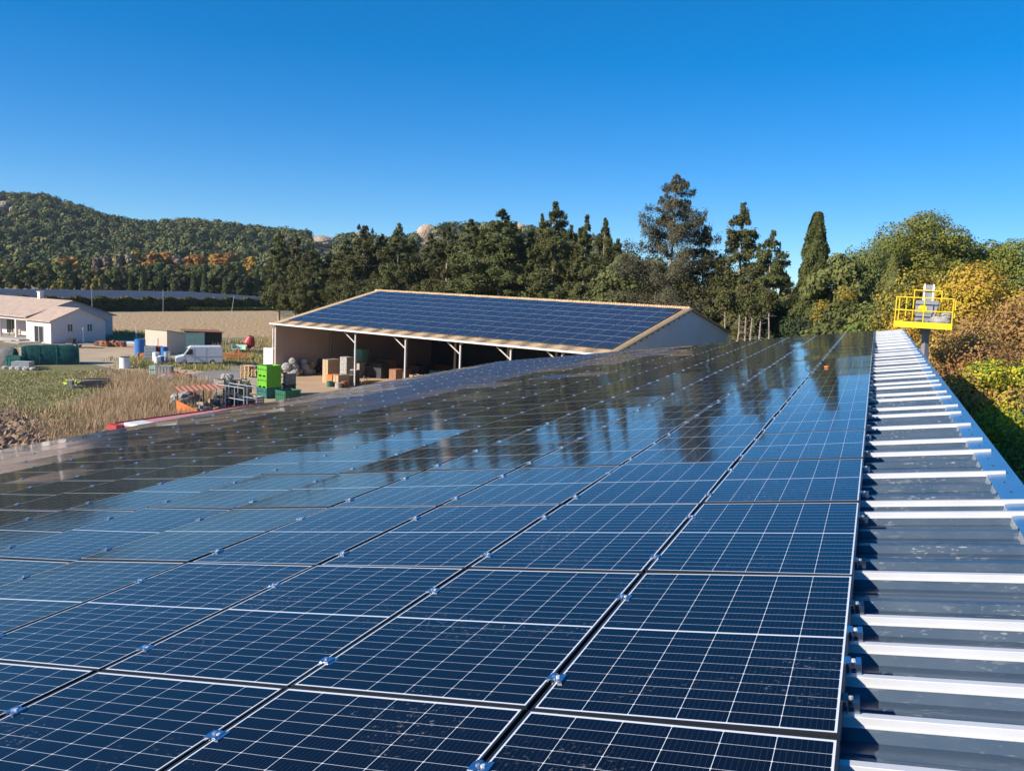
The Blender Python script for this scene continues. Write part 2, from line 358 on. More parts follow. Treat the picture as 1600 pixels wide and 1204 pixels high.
for _, i, j in sorted(solo, key=lambda t: (t[2], t[1])):
    if first: o = P0; first = False
    else: o = copy_tree(P0)
    o.matrix_world = panel_matrix(i, j)
    tag(o, 'glossy solar panel in the %s column from the white rails, %s row from the front' % (nth(j+1), nth(i-IMIN+1)), 'solar panel', 'solar panels on the near roof')
    if j == 0:
        ecs = [c2, c1] if i != 0 else [c1, c1+RIB, c1+2*RIB, c2]
        for q in ecs: edge_clamp(-hl+q).build('end_clamp', [m_clamp, m_alu], o)
# the smallest ones together
mb = MB(); mc = MB()
fv = [v.co.copy() for v in frame0.data.vertices]; ff = [tuple(p.vertices) for p in frame0.data.polygons]
rest_root = thing('solar_panels', 'remaining glossy solar panels along the far left eave of the near roof', 'solar panel'); rest_root['kind'] = 'stuff'
for i, j in rest:
    Mx = panel_matrix(i, j); mb.add([Mx @ v for v in fv], ff)
mb.build('frame', m_frame, rest_root)['kind'] = 'stuff'
# their glass: same local pattern, so keep local coordinates through a UV-free trick: one object per mesh is not allowed here, use a world-to-roof pattern
m_cell2 = cell_material('mono_cells_far', UP_, UP_, 6, 20, .017, .008, .009, .014, .0021, (.0035,.0050,.013), (.006,.008,.022), (.62,.65,.68), .04, 1.0, False)
def far_cells():
    """cells for the joined far panels: pattern repeats with the panel pitch in roof coordinates"""
    M = m_cell.copy(); M.name = 'mono_cells_repeating'; Nt = M.node_tree; L = Nt.links
    sx = next(n for n in Nt.nodes if n.type == 'SEPXYZ'); tcn = next(n for n in Nt.nodes if n.type == 'TEX_COORD')
    s2 = Nt.nodes.new('ShaderNodeSeparateXYZ'); L.new(tcn.outputs['Object'], s2.inputs[0]); cb = Nt.nodes.new('ShaderNodeCombineXYZ')
    for k, pitch in ((0, VP_), (1, UP_)):
        f = math_node(Nt, 'FRACT', math_node(Nt, 'DIVIDE', math_node(Nt, 'ADD', s2.outputs[k], 100*pitch), pitch))
        L.new(math_node(Nt, 'MULTIPLY', math_node(Nt, 'SUBTRACT', f, .5), pitch), cb.inputs[k])
    for l in list(sx.inputs[0].links): L.remove(l)
    L.new(cb.outputs[0], sx.inputs[0]); return M
Rw = Matrix.LocRotScale(PO, RM.to_quaternion(), None); Ri = Rw.inverted()
cv = [v.co.copy() for v in cell0.data.vertices]; cf = [tuple(p.vertices) for p in cell0.data.polygons]
for i, j in rest:
    Mx = Ri @ panel_matrix(i, j); mc.add([Mx @ v for v in cv], cf)
rc = mc.build('cell_sheet', far_cells(), rest_root, smooth=True); rc.matrix_local = Rw; rc['kind'] = 'stuff'
bpy.data.materials.remove(m_cell2); MATS.pop('mono_cells_far')

# ---- white mounting rails sticking out towards the ridge
rail_u = [(.14-.585*k)*UP_+.02 for k in (0,)]
rib_of = lambda u: .235+round((u-.235)/RIB)*RIB
us = [.235-3*RIB, .235-RIB, .235, .235+RIB, .235+2*RIB, .235+3*RIB, .235+5*RIB, .235+9*RIB, .235+10*RIB]
for i in range(2, IMAX):
    us += [rib_of(i*UP_+.11*UP_+.12), rib_of(i*UP_+.735*UP_)]
us = sorted(set(round(u, 4) for u in us if u > -1.2))
q = MB(); ht = -.035-(z0+.038)
prof_r = [(-.026,0),(.026,0),(.026,.003),(.019,.004),(.018,ht-.002),(.016,ht),(-.016,ht),(-.018,ht-.002),(-.019,.004),(-.026,.003)]
n = len(prof_r); x0, x1 = -.30, .975
vs = [(x0, a, b_) for a, b_ in prof_r]+[(x1, a, b_) for a, b_ in prof_r]
q.add(vs, [tuple(range(n)), tuple(range(2*n-1, n-1, -1))]+[(i, i+n, (i+1) % n+n, (i+1) % n) for i in range(n)])
rail0 = None
nn_ = 0
for u in us:
    nn_ += 1
    if rail0 is None: rail0 = q.build('mounting_rail', m_alu); o = rail0
    else: o = rail0.copy(); C.objects.link(o)
    o.matrix_world = Matrix.LocRotScale(RP(u, random.uniform(-.012,.012), z0+.0385), RM.to_quaternion(), None)
    tag(o, 'white metal mounting rail on the bare roof strip, %s from the front' % nth(nn_), 'rail', 'mounting rails on the bare roof strip')
# small orange disc and cable loops lying on the panels
q = MB(); q.tube((0,0,0),(0,0,.03),.05,n=14); o = q.build('orange_disc', m_orange); o.matrix_world = Matrix.LocRotScale(RP(11.5*UP_,1.1*VP_,.003) , RM.to_quaternion(), None)
pp = Vector((0,0,H)); r_ = ray(1292,574); k = (PO-pp).dot(Nn_)/r_.dot(Nn_); o.location = pp+r_*k+Nn_*.003
tag(o, 'small round orange disc lying on a panel near the far end of the roof', 'disc')
def cable(x, y, lab, seed):
    rr = random.Random(seed); r_ = ray(x, y); k = (PO-pp).dot(Nn_)/r_.dot(Nn_); base = pp+r_*k
    pts = [Vector((0,0,0))]; a = 0
    for s in range(9): a += rr.uniform(-.9,.9); pts.append(pts[-1]+Vector((math.cos(a)*.05, math.sin(a)*.05, 0)))
    pts = [Vector((p.x, p.y, .005+.12*math.sin(math.pi*i/9))) for i, p in enumerate(pts)]
    o = MB().path(pts, .007, 5).build('cable', m_black); o.matrix_world = Matrix.LocRotScale(base, RM.to_quaternion(), None); tag(o, lab, 'cable', 'loose cable ends on the panels')
cable(1258,575,'black cable end curling up beside the orange disc on the panels',1)
cable(1270,573,'short black cable loop nearest to the orange disc',2)
cable(793,608,'black cable end standing on the far panels below the barn roof edge',3)
cable(828,603,'thin black cable end right of another on the far panels',4)

# ================================================================ BARN
B0 = at(428,504,5.5); B1 = at(955,553,5.5); bd = (B1-B0); BL = bd.xy.length; rz = math.atan2(bd.y, bd.x)
BW1, BDZ1, BW2, BE = 15.2, 3.5, 10.4, 5.5
BZR = BE+BDZ1; sl = BDZ1/BW1; BEB = BZR-sl*BW2
Bn = thing('open_barn', 'long open fronted barn with tiled roof and blue panels', 'barn', (B0.x, B0.y, 0), rz)
m_render = mat('barn_render', (.47,.36,.30), .9, 0, .06, .6)
m_tile = bpy.data.materials.new('clay_tiles'); m_tile.use_nodes = True
N = m_tile.node_tree; b = N.nodes['Principled BSDF']; b.inputs['Roughness'].default_value = .85
tc = N.nodes.new('ShaderNodeTexCoord'); wv = N.nodes.new('ShaderNodeTexWave'); wv.inputs['Scale'].default_value = 1.45; wv.bands_direction = 'X'; wv.inputs['Distortion'].default_value = .3
N.links.new(tc.outputs['Object'], wv.inputs[0]); bp = N.nodes.new('ShaderNodeBump'); bp.inputs['Distance'].default_value = .06; N.links.new(wv.outputs['Fac'], bp.inputs['Height']); N.links.new(bp.outputs[0], b.inputs['Normal'])
w2 = N.nodes.new('ShaderNodeTexNoise'); w2.inputs['Scale'].default_value = 4; w2.inputs['Detail'].default_value = 8; N.links.new(tc.outputs['Object'], w2.inputs[0])
cr_ = N.nodes.new('ShaderNodeMix'); cr_.data_type = 'RGBA'; cr_.inputs[6].default_value = (.50,.33,.18,1); cr_.inputs[7].default_value = (.66,.49,.29,1); N.links.new(rng_(w2.outputs['Fac'],.35,.65), cr_.inputs[0]); N.links.new(cr_.outputs[2], b.inputs['Base Color'])
def tile_slope(name, parent, x0, x1, y0, z0, y1, z1, th=.12, over=0, mats=None):
    """roof slope with modelled half-round tile rows running down the slope"""
    q = MB(); n = max(2, int((x1-x0)/.24)); st = (x1-x0)/n; vs = []; K = 4
    for i in range(n*K+1):
        x = x0+i*st/K; h = .045*abs(math.sin(math.pi*i/K)) if i % K else 0
        vs += [(x, y0, z0+h), (x, y1, z1+h)]
    q.add(vs, [(2*i, 2*i+2, 2*i+3, 2*i+1) for i in range(n*K)])
    q.sheet((x0,y0,z0-.004),(x1,y0,z0-.004),(x1,y1,z1-.004),(x0,y1,z1-.004), th)
    return q.build(name, mats or m_tile, parent)
tile_slope('roof_slope', Bn, -.15, BL+.25, -.35, BE-.08, BW1, BZR)
tile_slope('roof_slope', Bn, -.15, BL+.25, BW1+BW2+.3, BEB-.06, BW1+.003, BZR)
# ridge tiles
q = MB()
for k in range(int((BL+.3)/.42)):
    x = -.1+k*.42; q.tube((x, BW1, BZR+.02), (x+.44, BW1, BZR+.04), .13, .15, n=10)
q.build('ridge_tiles', m_tile, Bn)
q = MB()
q.add([(.1,.0,0),(.1,BW1,0),(.1,BW1+BW2,0),(.1,BW1+BW2,BEB-.15),(.1,BW1,BZR-.15),(.1,0,BE-.15)], [(0,1,2,3,4,5)])
q.add([(.32,.0,0),(.32,BW1,0),(.32,BW1+BW2,0),(.32,BW1+BW2,BEB-.15),(.32,BW1,BZR-.15),(.32,0,BE-.15)], [(5,4,3,2,1,0)])
q.box(.1,-.003,0,.32,0,BE-.15); q.build('gable_wall', m_render, Bn)
q = MB(); xr = BL-.05
q.add([(xr,.0,0),(xr,BW1,0),(xr,BW1+BW2,0),(xr,BW1+BW2,BEB-.15),(xr,BW1,BZR-.15),(xr,0,BE-.15)], [(0,1,2,3,4,5)])
q.add([(xr-.22,.0,0),(xr-.22,BW1,0),(xr-.22,BW1+BW2,0),(xr-.22,BW1+BW2,BEB-.15),(xr-.22,BW1,BZR-.15),(xr-.22,0,BE-.15)], [(5,4,3,2,1,0)])
q.build('gable_wall', mat('gable_render',(.80,.75,.73),.9,0,.05,.5), Bn)
q = MB(); q.box(.32,BW1+BW2-.25,0,xr-.22,BW1+BW2-.03,BEB-.3); q.build('back_wall', mat('back_wall_shade',(.07,.058,.05),.9,0,.1,.6), Bn)  # interior shade put into the back wall's dark colour
MB().sheet((.33,.1,BE-.24),(xr-.23,.1,BE-.24),(xr-.23,BW1,BZR-.24),(.33,BW1,BZR-.24),.02).build('ceiling_shade', mat('ceiling_shade',(.06,.045,.035),.9), Bn)  # dark sheet added under the tiles to deepen the shade inside the barn
m_cream = mat('cream_paint', (.66,.60,.52), .6, 0, .06)
q = MB(); q.box(-.15,-.50,BE-.16,BL+.25,-.36,BE-.02); q.build('gutter', m_white, Bn)
q = MB(); q.tube((-.03,-.40,BE-.15),(-.03,-.08,BE-.55),.06); q.tube((-.03,-.08,BE-.55),(-.03,-.08,0),.06); q.build('downpipe', m_white, Bn)
q = MB(); q.tube((BL+.12,BW1+BW2-.1,BEB-.1),(BL+.12,BW1+BW2-.1,0),.06); q.tube((BL+.0,BW1+6.5,BZR-1.7),(BL+.0,BW1+6.5,0),.05); q.build('downpipe', m_white, Bn)
m_galvp = mat('post_paint',(.48,.48,.48),.5,0,.08)
for xp in (11.6, 18.0, 24.4, 29.8, 34.9):
    q = MB(); q.box(xp-.065,.05,0,xp+.065,.18,BE-.2); q.build('post', m_galvp, Bn)
    q = MB(); q.tube((xp-1.5,.12,BE-.3),(xp,.12,BE-1.3),.06,n=4); q.build('brace', m_cream, Bn)
for xp in (11.6, 18.0, 24.4, 29.8, 34.9, .5):
    q = MB(); q.prism([(0,0),(0,0)] and [(0,BE-.45),(BW1,BZR-.45),(BW1,BZR-.2),(0,BE-.2)], xp-.06, xp+.06, Matrix(((0,1,0,0),(1,0,0,0),(0,0,1,0),(0,0,0,1))))
    q.tube((xp,7.6,0),(xp,7.6,BE+1.4),.12); q.build('rafter', m_woodg, Bn)
for k in range(14):
    y = .5+k*1.08
    q = MB(); q.box(BL-.04,y,BE+y*sl-.26,BL+.22,y+.09,BE+y*sl-.14); q.build('purlin_end', m_barkd, Bn)
# blue panels of the barn: two slightly different meshes shared by all
NBX, NBY = 23, 8
bx0, bx1 = 1.05, 38.95; by0, by1 = .9, BW1*.835/1.0
px_, py_ = (bx1-bx0)/NBX, (BW1*.955-by0)/NBY
ang = math.atan(sl); slen = math.sqrt(1+sl*sl)
bw, bl = px_-.05, py_*slen-.035
m_cellb = cell_material('poly_cells_under_glass', bl, bw, 6, 10, 0, .015, .012, .012, .0032, (.008,.011,.026), (.013,.018,.040), (.26,.29,.36), .09, .4, False)
# local x up the slope, y across
q = MB(); q.m = 0; q.box(-bl/2,-bw/2,-.03,bl/2,bw/2,-.004); q.m = 1
e = .017
q.box(-bl/2,-bw/2,-.03,-bl/2+e,bw/2,.0).box(bl/2-e,-bw/2,-.03,bl/2,bw/2,0).box(-bl/2+e,-bw/2,-.03,bl/2-e,-bw/2+e,0).box(-bl/2+e,bw/2-e,-.03,bl/2-e,bw/2,0)
bp0 = q.build('roof_solar_panel', [m_cellb, m_galv])
first = True
Bm = Matrix.LocRotScale(Vector((B0.x,B0.y,0)), Matrix.Rotation(rz,3,'Z').to_quaternion(), None)
for jy in range(NBY):
    for jx in range(NBX):
        if first: o = bp0; first = False
        else: o = bp0.copy(); C.objects.link(o)
        yy = by0+(jy+.5)*py_; Mx = Bm @ Matrix.Translation((bx0+(jx+.5)*px_, yy, BE-.08+(yy+.35)*(BDZ1+.08)/(BW1+.35)+.13)) @ Matrix.Rotation(-ang,4,'X').inverted() @ Matrix.Rotation(R(90),4,'Z')
        Mx = Mx @ Matrix.Rotation(random.gauss(0,.0015),4,'X') @ Matrix.Rotation(random.gauss(0,.0015),4,'Y')
        o.matrix_world = Mx
        tag(o, 'blue solar panel on the barn, %s row up from the eave, %s from the left' % (nth(jy+1), nth(jx+1)), 'solar panel', 'blue solar panels on the barn roof')
# ================================================================ GROUND
m_ground = mat('dry_ground', (.34,.25,.15), .95, 0, .2, .12, .05, 1.5, col2=(.115,.125,.045), coord='World')
m_field = mat('tilled_field', (.56,.40,.20), .95, 0, .12, .9, .35, 1.6, col2=(.37,.235,.135), coord='World')
m_dirt = mat('pale_dirt', (.55,.41,.27), .95, 0, .1, .3, .04, 5, col2=(.42,.31,.20), coord='World')
m_sand = mat('sandy_floor', (.50,.35,.21), .95, 0, .1, .25, .02, 6, coord='World')
m_track = mat('old_tarmac', (.27,.235,.205), .9, 0, .15, .4, .02, 6, coord='World')
m_green = mat('meadow', (.12,.145,.035), .95, 0, .2, .35, .1, 4, col2=(.27,.22,.10), coord='World')
m_clod = mat('dark_clods', (.21,.13,.08), .95, 0, .25, 2.5, .04, 9, col2=(.34,.225,.14), coord='World')
def ground(name, pts, z, m, jag=1.0, seed=0, sub=8):
    rr = random.Random(seed); P = []
    n = len(pts)
    for i in range(n):
        a = Vector(pts[i]); b_ = Vector(pts[(i+1) % n])
        for k in range(sub):
            t = k/sub; p = a.lerp(b_, t); j = jag*min(1, (b_-a).length/20); P.append((p.x+rr.uniform(-j,j), p.y+rr.uniform(-j,j), z))
    o = MB().add(P, [tuple(range(len(P)))]).build(name, m); return tag(o, kind='structure')
g = MB().add([(-2500,-200,0),(2500,-200,0),(2500,3500,0),(-2500,3500,0)], [(0,1,2,3)]).build('ground', m_ground); tag(g, kind='structure')
A = lambda x, y: at(x, y).xy
ground('field', [A(-60,487),A(165,488),A(430,484),A(445,503),A(420,526),A(330,528),A(230,524),A(165,517),A(-60,530)], .004, m_field, .8, 1)
ground('dirt_yard', [A(-60,546),A(80,540),A(165,536),A(225,534),A(230,552),A(350,541),A(425,528),A(432,560),A(430,600),A(330,600),A(280,585),A(190,577),A(120,566),A(-60,572)], .008, m_dirt, .7, 2)
ground('farm_track', [A(345,573),A(428,545),A(436,600),A(520,690),A(430,690),A(380,610),A(270,592)], .012, m_track, .4, 3)
ground('barn_yard', [(B0.xy+Vector((-2,-3))), (B0+Matrix.Rotation(rz,3,'Z') @ Vector((.4,24,0))).xy, (B0+Matrix.Rotation(rz,3,'Z') @ Vector((39,24,0))).xy, (B0+Matrix.Rotation(rz,3,'Z') @ Vector((39,-12,0))).xy, (B0+Matrix.Rotation(rz,3,'Z') @ Vector((4,-16,0))).xy], .016, m_sand, .3, 4)
ground('meadow', [A(-80,580),A(60,574),A(125,571),A(190,580),A(280,592),A(300,640),A(250,680),A(100,700),A(40,646),A(-90,640)], .020, m_green, .8, 5)
# rough tilled clods in the near left
ca = np.array([A(-30,632), A(100,668)]); 
def clods():
    nx_, ny_ = 150, 110; x = np.linspace(-44,-18,nx_); y = np.linspace(44,67.5,ny_); X, Y = np.meshgrid(x, y)
    Z = rng.random(X.shape)**2*.30
    p0 = A(-120,636); p1 = A(62,645); p2 = A(118,700)
    def side(p, q): return (q[0]-p[0])*(Y-p[1])-(q[1]-p[1])*(X-p[0])
    inside = np.minimum(np.clip(-side(p0,p1)/3/np.hypot(p1[0]-p0[0],p1[1]-p0[1])+.3,0,1), np.clip(-side(p1,p2)/3/np.hypot(p2[0]-p1[0],p2[1]-p1[1])+.3,0,1))
    Z = (Z+.10)*inside-.02+np.where(inside < .05, -.1, 0)
    vs = np.c_[X.ravel(), Y.ravel(), Z.ravel()].tolist(); fs = [(j*nx_+i, j*nx_+i+1, (j+1)*nx_+i+1, (j+1)*nx_+i) for j in range(ny_-1) for i in range(nx_-1)]
    return tag(MB().add(vs, fs).build('tilled_earth', m_clod), kind='structure')
clods()
# ---- hills: skyline heights by direction
sky_px = [(-900,300),(-500,290),(-200,287),(0,294),(70,293),(110,309),(180,332),(230,343),(300,340),(350,347),(420,357),(470,362),(520,374),(560,366),(600,376),(640,372),(700,352),(760,350),(830,352),(880,360),(930,364),(960,380),(985,402),(1010,432),(1060,452),(1400,470)]
YC = 780.
sk = []
for x, y in sky_px:
    q = atD(x, y+5, YC); sk.append((q.x/YC, max(q.z-5, -3)))
sk = np.array(sk)
def hill_h(X, Y):
    a = X/np.maximum(Y, 1); h = np.interp(a, sk[:,0], sk[:,1])
    yc = YC+60*np.sin(a*9); t = np.clip((Y-430)/(yc-430), 0, 1); up_ = t*t*(3-2*t)*.55+t*.45
    dn = np.clip((Y-yc)/380, 0, 1); f = np.where(Y < yc, up_, 1-dn*dn*.9)
    nz_ = 5*np.sin(X*.021+Y*.013)*np.sin(Y*.017-X*.009)+3*np.sin(X*.051+1)*np.sin(Y*.043)+1.5*np.sin(X*.11)*np.sin(Y*.09+2)
    return (h+nz_*np.clip(h/40,0,1)*np.clip(np.minimum(t*2,(1-t)*1.5+.15),0,1))*f
gx = np.linspace(-1050, 330, 231); gy = np.linspace(425, 1150, 110); GX, GY = np.meshgrid(gx, gy); GZ = hill_h(GX, GY)-1.0
o = MB().add(np.c_[GX.ravel(), GY.ravel(), GZ.ravel()].tolist(), [(j*231+i, j*231+i+1, (j+1)*231+i+1, (j+1)*231+i) for j in range(109) for i in range(230)]).build('hills', mat('hill_soil', (.14,.12,.06), .95, 0, .2, .02, coord='World', col2=(.26,.21,.14)), smooth=True)
tag(o, kind='structure')
m_rock = mat('pale_rock', (.40,.31,.225), .95, 0, .35, .1, 2.5, .12, coord='World')
rocks = [(503,377,22,10,'smooth pale rock dome on the hillside above the conifers, broadest of the outcrops'),(446,376,7,6,'small rounded pale rock left of the broad rock dome'),(668,362,16,13,'pale rock crag on the skyline left of the tallest conifers'),(562,367,10,5,'thin rock ledge under the lone skyline trees'),(6,322,9,9,'pale rock face high on the hill at the left edge of the photo'),(20,327,5,5,'little pale rock just below the high left rock face'),(280,378,8,5,'small bare slanting rock scar midway along the wooded hill'),(95,343,6,4,'tiny pale rock scar on the upper left hillside'),(812,355,9,7,'pale rock patch on the skyline behind the conifers'),(657,394,5,9,'pale rock cleft below the skyline crag')]
rock_px = []
for k, (x, y, w, h, lab) in enumerate(rocks):
    # meet the terrain along the pixel ray
    best = None
    for D in np.arange(440, 900, 4):
        q = atD(x, y, D)
        if q.z <= float(hill_h(np.array(q.x), np.array(q.y)))+3: best = q; break
    if best is None: best = atD(x, y, YC-30)
    s_ = best.y/F
    o = MB().blob((0,0,0), (w*s_*1.05, w*s_*.9, h*s_*1.1), k, 4, .035).build('rock_outcrop', m_rock, loc=best-Vector((0,0,h*s_*.22)))
    tag(o, lab, 'rock', 'pale rock outcrops on the hills'); rock_px.append((x, y, w, h))
# ---- hill woods
m_wood1 = mat('hill_foliage', (.085,.105,.042), .9, 0, .3, .03, coord='World', col2=(.185,.185,.070), spec=.1)
m_wood2 = mat('hill_foliage_far', (.055,.080,.040), .9, 0, .3, .05, coord='World', col2=(.13,.145,.060), spec=.1)
def hill_wood():
    n = 9000; X = rng.uniform(-700, 190, n); Y = rng.uniform(435, 860, n); a = X/Y; keep = (a > -.80) & (a < .22); X, Y = X[keep], Y[keep]
    Z = hill_h(X, Y); keep = Z > -1; X, Y, Z = X[keep], Y[keep], Z[keep]; Rr = rng.uniform(2.2, 5.0, len(X))*np.where(Y > 700, .95, 1)
    # leave the rocks bare
    d = np.c_[X, Y, Z+3-H]; k = d @ np.array(FW); pxx = 800+F*(d @ np.array(RT))/k; pyy = 602-F*(d @ np.array(UP))/k
    ok = np.ones(len(X), bool)
    for x, y, w, h in rock_px: ok &= ~((abs(pxx-x) < w*.95) & (pyy-y > -h*.8) & (pyy-y < h*2.2))
    X, Y, Z, Rr = X[ok], Y[ok], Z[ok], Rr[ok]; n = len(X); q = 105
    dirs = rng.normal(size=(n, q, 3)); dirs[:,:,2] = np.abs(dirs[:,:,2])*1.0-.35; dirs /= np.linalg.norm(dirs, axis=2, keepdims=True)
    lump = 1+.32*np.sin(dirs[:,:,0]*5+rng.uniform(0,6,(n,1)))*np.sin(dirs[:,:,1]*5+rng.uniform(0,6,(n,1)))
    rad = Rr[:,None]*lump*rng.uniform(.82,1.04,(n,q))
    Cc = np.stack([X[:,None]+dirs[:,:,0]*rad, Y[:,None]+dirs[:,:,1]*rad, Z[:,None]+Rr[:,None]*1.1+dirs[:,:,2]*rad*.9], 2).reshape(-1,3)
    Nv = (dirs+rng.normal(0,.22,(n,q,3))).reshape(-1,3); sz = np.repeat(Rr, q)*rng.uniform(.11,.24,n*q)
    o = quads('hillside_wood', Cc, Nv, sz, sz, [m_wood1, m_wood2, mat('hill_foliage_dark',(.03,.05,.025),.9,0,.3,.05,coord='World',col2=(.06,.08,.035),spec=.1), mat('hill_foliage_olive',(.14,.15,.055),.9,0,.3,.05,coord='World',col2=(.22,.20,.085),spec=.1)], mi=np.repeat(rng.choice(4, n, p=[.36,.34,.18,.12]), q))
    return tag(o, 'dense green pine wood covering the hills behind the farm', 'wood', kind='stuff')
hill_wood()

# ================================================================ TREE BUILDERS
def fol(name, a, b_, ov=.12): return mat(name, a, .75, 0, .2, .9, col2=b_, spec=.25, trans=.18, fac2=(.35,.65), objvar=ov)
f_con = fol('conifer_needles', (.070,.085,.030), (.175,.170,.058))
f_cyp = fol('cypress_foliage', (.055,.075,.022), (.125,.135,.040))
f_pine = fol('pine_foliage', (.15,.18,.035), (.25,.265,.055))
f_oliv = fol('olive_green_leaves', (.11,.135,.038), (.21,.205,.06))
f_yel = fol('yellow_leaves', (.55,.40,.03), (.36,.33,.04))
f_ora = fol('orange_leaves', (.58,.39,.06), (.42,.26,.05))
f_brn = fol('brown_leaves', (.29,.175,.07), (.44,.28,.095))
f_grn = fol('fresh_green_leaves', (.09,.17,.03), (.17,.24,.05))
f_rust = fol('autumn_leaves', (.40,.17,.05), (.30,.14,.05))
f_tan = fol('bare_twigs', (.22,.17,.12), (.30,.24,.18))
f_dk = fol('dark_evergreen_leaves', (.025,.042,.018), (.05,.07,.026))
f_silv = fol('silvery_cedar_needles', (.085,.092,.05), (.18,.165,.09))
def trunk_mesh(h, r, seed, lean=0, limbs=0, lr=2.0, zmin=.1, zmax=.9):
    rr = random.Random(seed); q = MB(); n = 6; pts = [Vector((0,0,-.2))]
    for k in range(1, n+1): pts.append(Vector((lean*h*k/n+rr.uniform(-.02,.02)*h*.4, rr.uniform(-.02,.02)*h*.4, h*k/n)))
    for k in range(n): q.tube(pts[k], pts[k+1], r*(1-k/n*.8), r*(1-(k+1)/n*.8), n=7, cap=False)
    for _ in range(limbs):
        t = rr.uniform(zmin, zmax); k = min(n-1, int(t*n)); b_ = pts[k].lerp(pts[k+1], t*n-k); a = rr.uniform(0, 6.28); L = lr*rr.uniform(.4,1)*(1.1-t)
        e_ = b_+Vector((math.cos(a)*L, math.sin(a)*L, L*rr.uniform(-.1,.5))); md = b_.lerp(e_,.5)+Vector((0,0,-.06*L))
        q.tube(b_, md, .05*r*4*(1-t*.6), .03*r*4*(1-t*.6), n=5, cap=False); q.tube(md, e_, .03*r*4*(1-t*.6), .008, n=4, cap=False)
    return q
def conifer(h, r, seed, leaf=f_con, bare=.12, nq=38000, dens=1.3, top=1.0, ragged=.35, droop=-.12, skirt=1.0, name='conifer_tree', size=.19, bark=None):
    rg = np.random.default_rng(seed); t_ = thing(name, 'x', 'tree')
    trunk_mesh(h*.93, .013*h, seed, 0, 26, r*1.1, bare*.3, .6).build('trunk', bark or m_bark, t_, smooth=True)
    nb = int(120*dens); z = h*(bare+(1-bare)*rg.beta(1.0,.95,nb)); z = np.sort(z); t = (z/h-bare)/(1-bare)
    prof = np.minimum((1-t)**.70*top*1.28, .55+2.2*t*skirt+skirt*.2)
    az = rg.uniform(0, 2*np.pi, nb); lob = 1+.28*np.sin(az*2+z*.9+seed)
    L = np.maximum(r*prof*(lob if ragged < .5 else 1+(lob-1)*.3)*(1+rg.uniform(-ragged, ragged*.8, nb)), .25)
    cnt = np.maximum((L**1.1/np.sum(L**1.1)*nq).astype(int), 14); C_, N_ = [], []
    for k in range(nb):
        c = cnt[k]; s = rg.beta(2.2,1.0,c)*L[k]; dx, dy = math.cos(az[k]), math.sin(az[k]); wd = (.10+.21*L[k])*(1-.35*s/L[k])
        side = rg.normal(0, .45, c)*wd; dz = droop*s+.09*s*s/L[k]*rg.uniform(.5,1.6)+rg.normal(0,.16+.05*L[k],c)*.8 - np.abs(side)*.25
        C_.append(np.c_[dx*s-dy*side, dy*s+dx*side, z[k]+dz]); N_.append(np.c_[dx*.55+rg.normal(0,.5,c), dy*.55+rg.normal(0,.5,c), .55+rg.normal(0,.5,c)])
    c = 50; C_.append(np.c_[rg.normal(0,.05,c), rg.normal(0,.05,c), h*(1-.06*rg.random(c))]); N_.append(rg.normal(size=(c,3)))
    Cc = np.vstack(C_); quads('crown', Cc, np.vstack(N_), rg.uniform(.2,.42,len(Cc))*size, rg.uniform(.7,1.3,len(Cc))*size, [leaf], t_)
    return t_
def cypress(h, r, seed, leaf=f_cyp, nq=7000, name='cypress_tree', size=.34, low=.03, pw=.55):
    rg = np.random.default_rng(seed); t_ = thing(name, 'x', 'tree'); trunk_mesh(h*.9, .014*h, seed).build('trunk', m_barkd, t_, smooth=True)
    z = rg.uniform(low, 1, nq); a = rg.uniform(0, 2*np.pi, nq)
    prof = np.minimum(1, (1.02-z)**pw*1.25)*np.minimum(1, .55+z*3)
    lump = 1+.16*np.sin(a*3+z*14+seed)+.12*np.sin(a*5-z*31)+.08*np.sin(z*60+a*2)
    rad = r*prof*lump*rg.uniform(.72,1.05,nq)
    Cc = np.c_[np.cos(a)*rad, np.sin(a)*rad, z*h]; Nv = np.c_[np.cos(a), np.sin(a), np.full(nq,.35)]+rg.normal(0,.45,(nq,3))
    quads('crown', Cc, Nv, rg.uniform(.3,.6,nq)*size, rg.uniform(.8,1.5,nq)*size, [leaf], t_); return t_
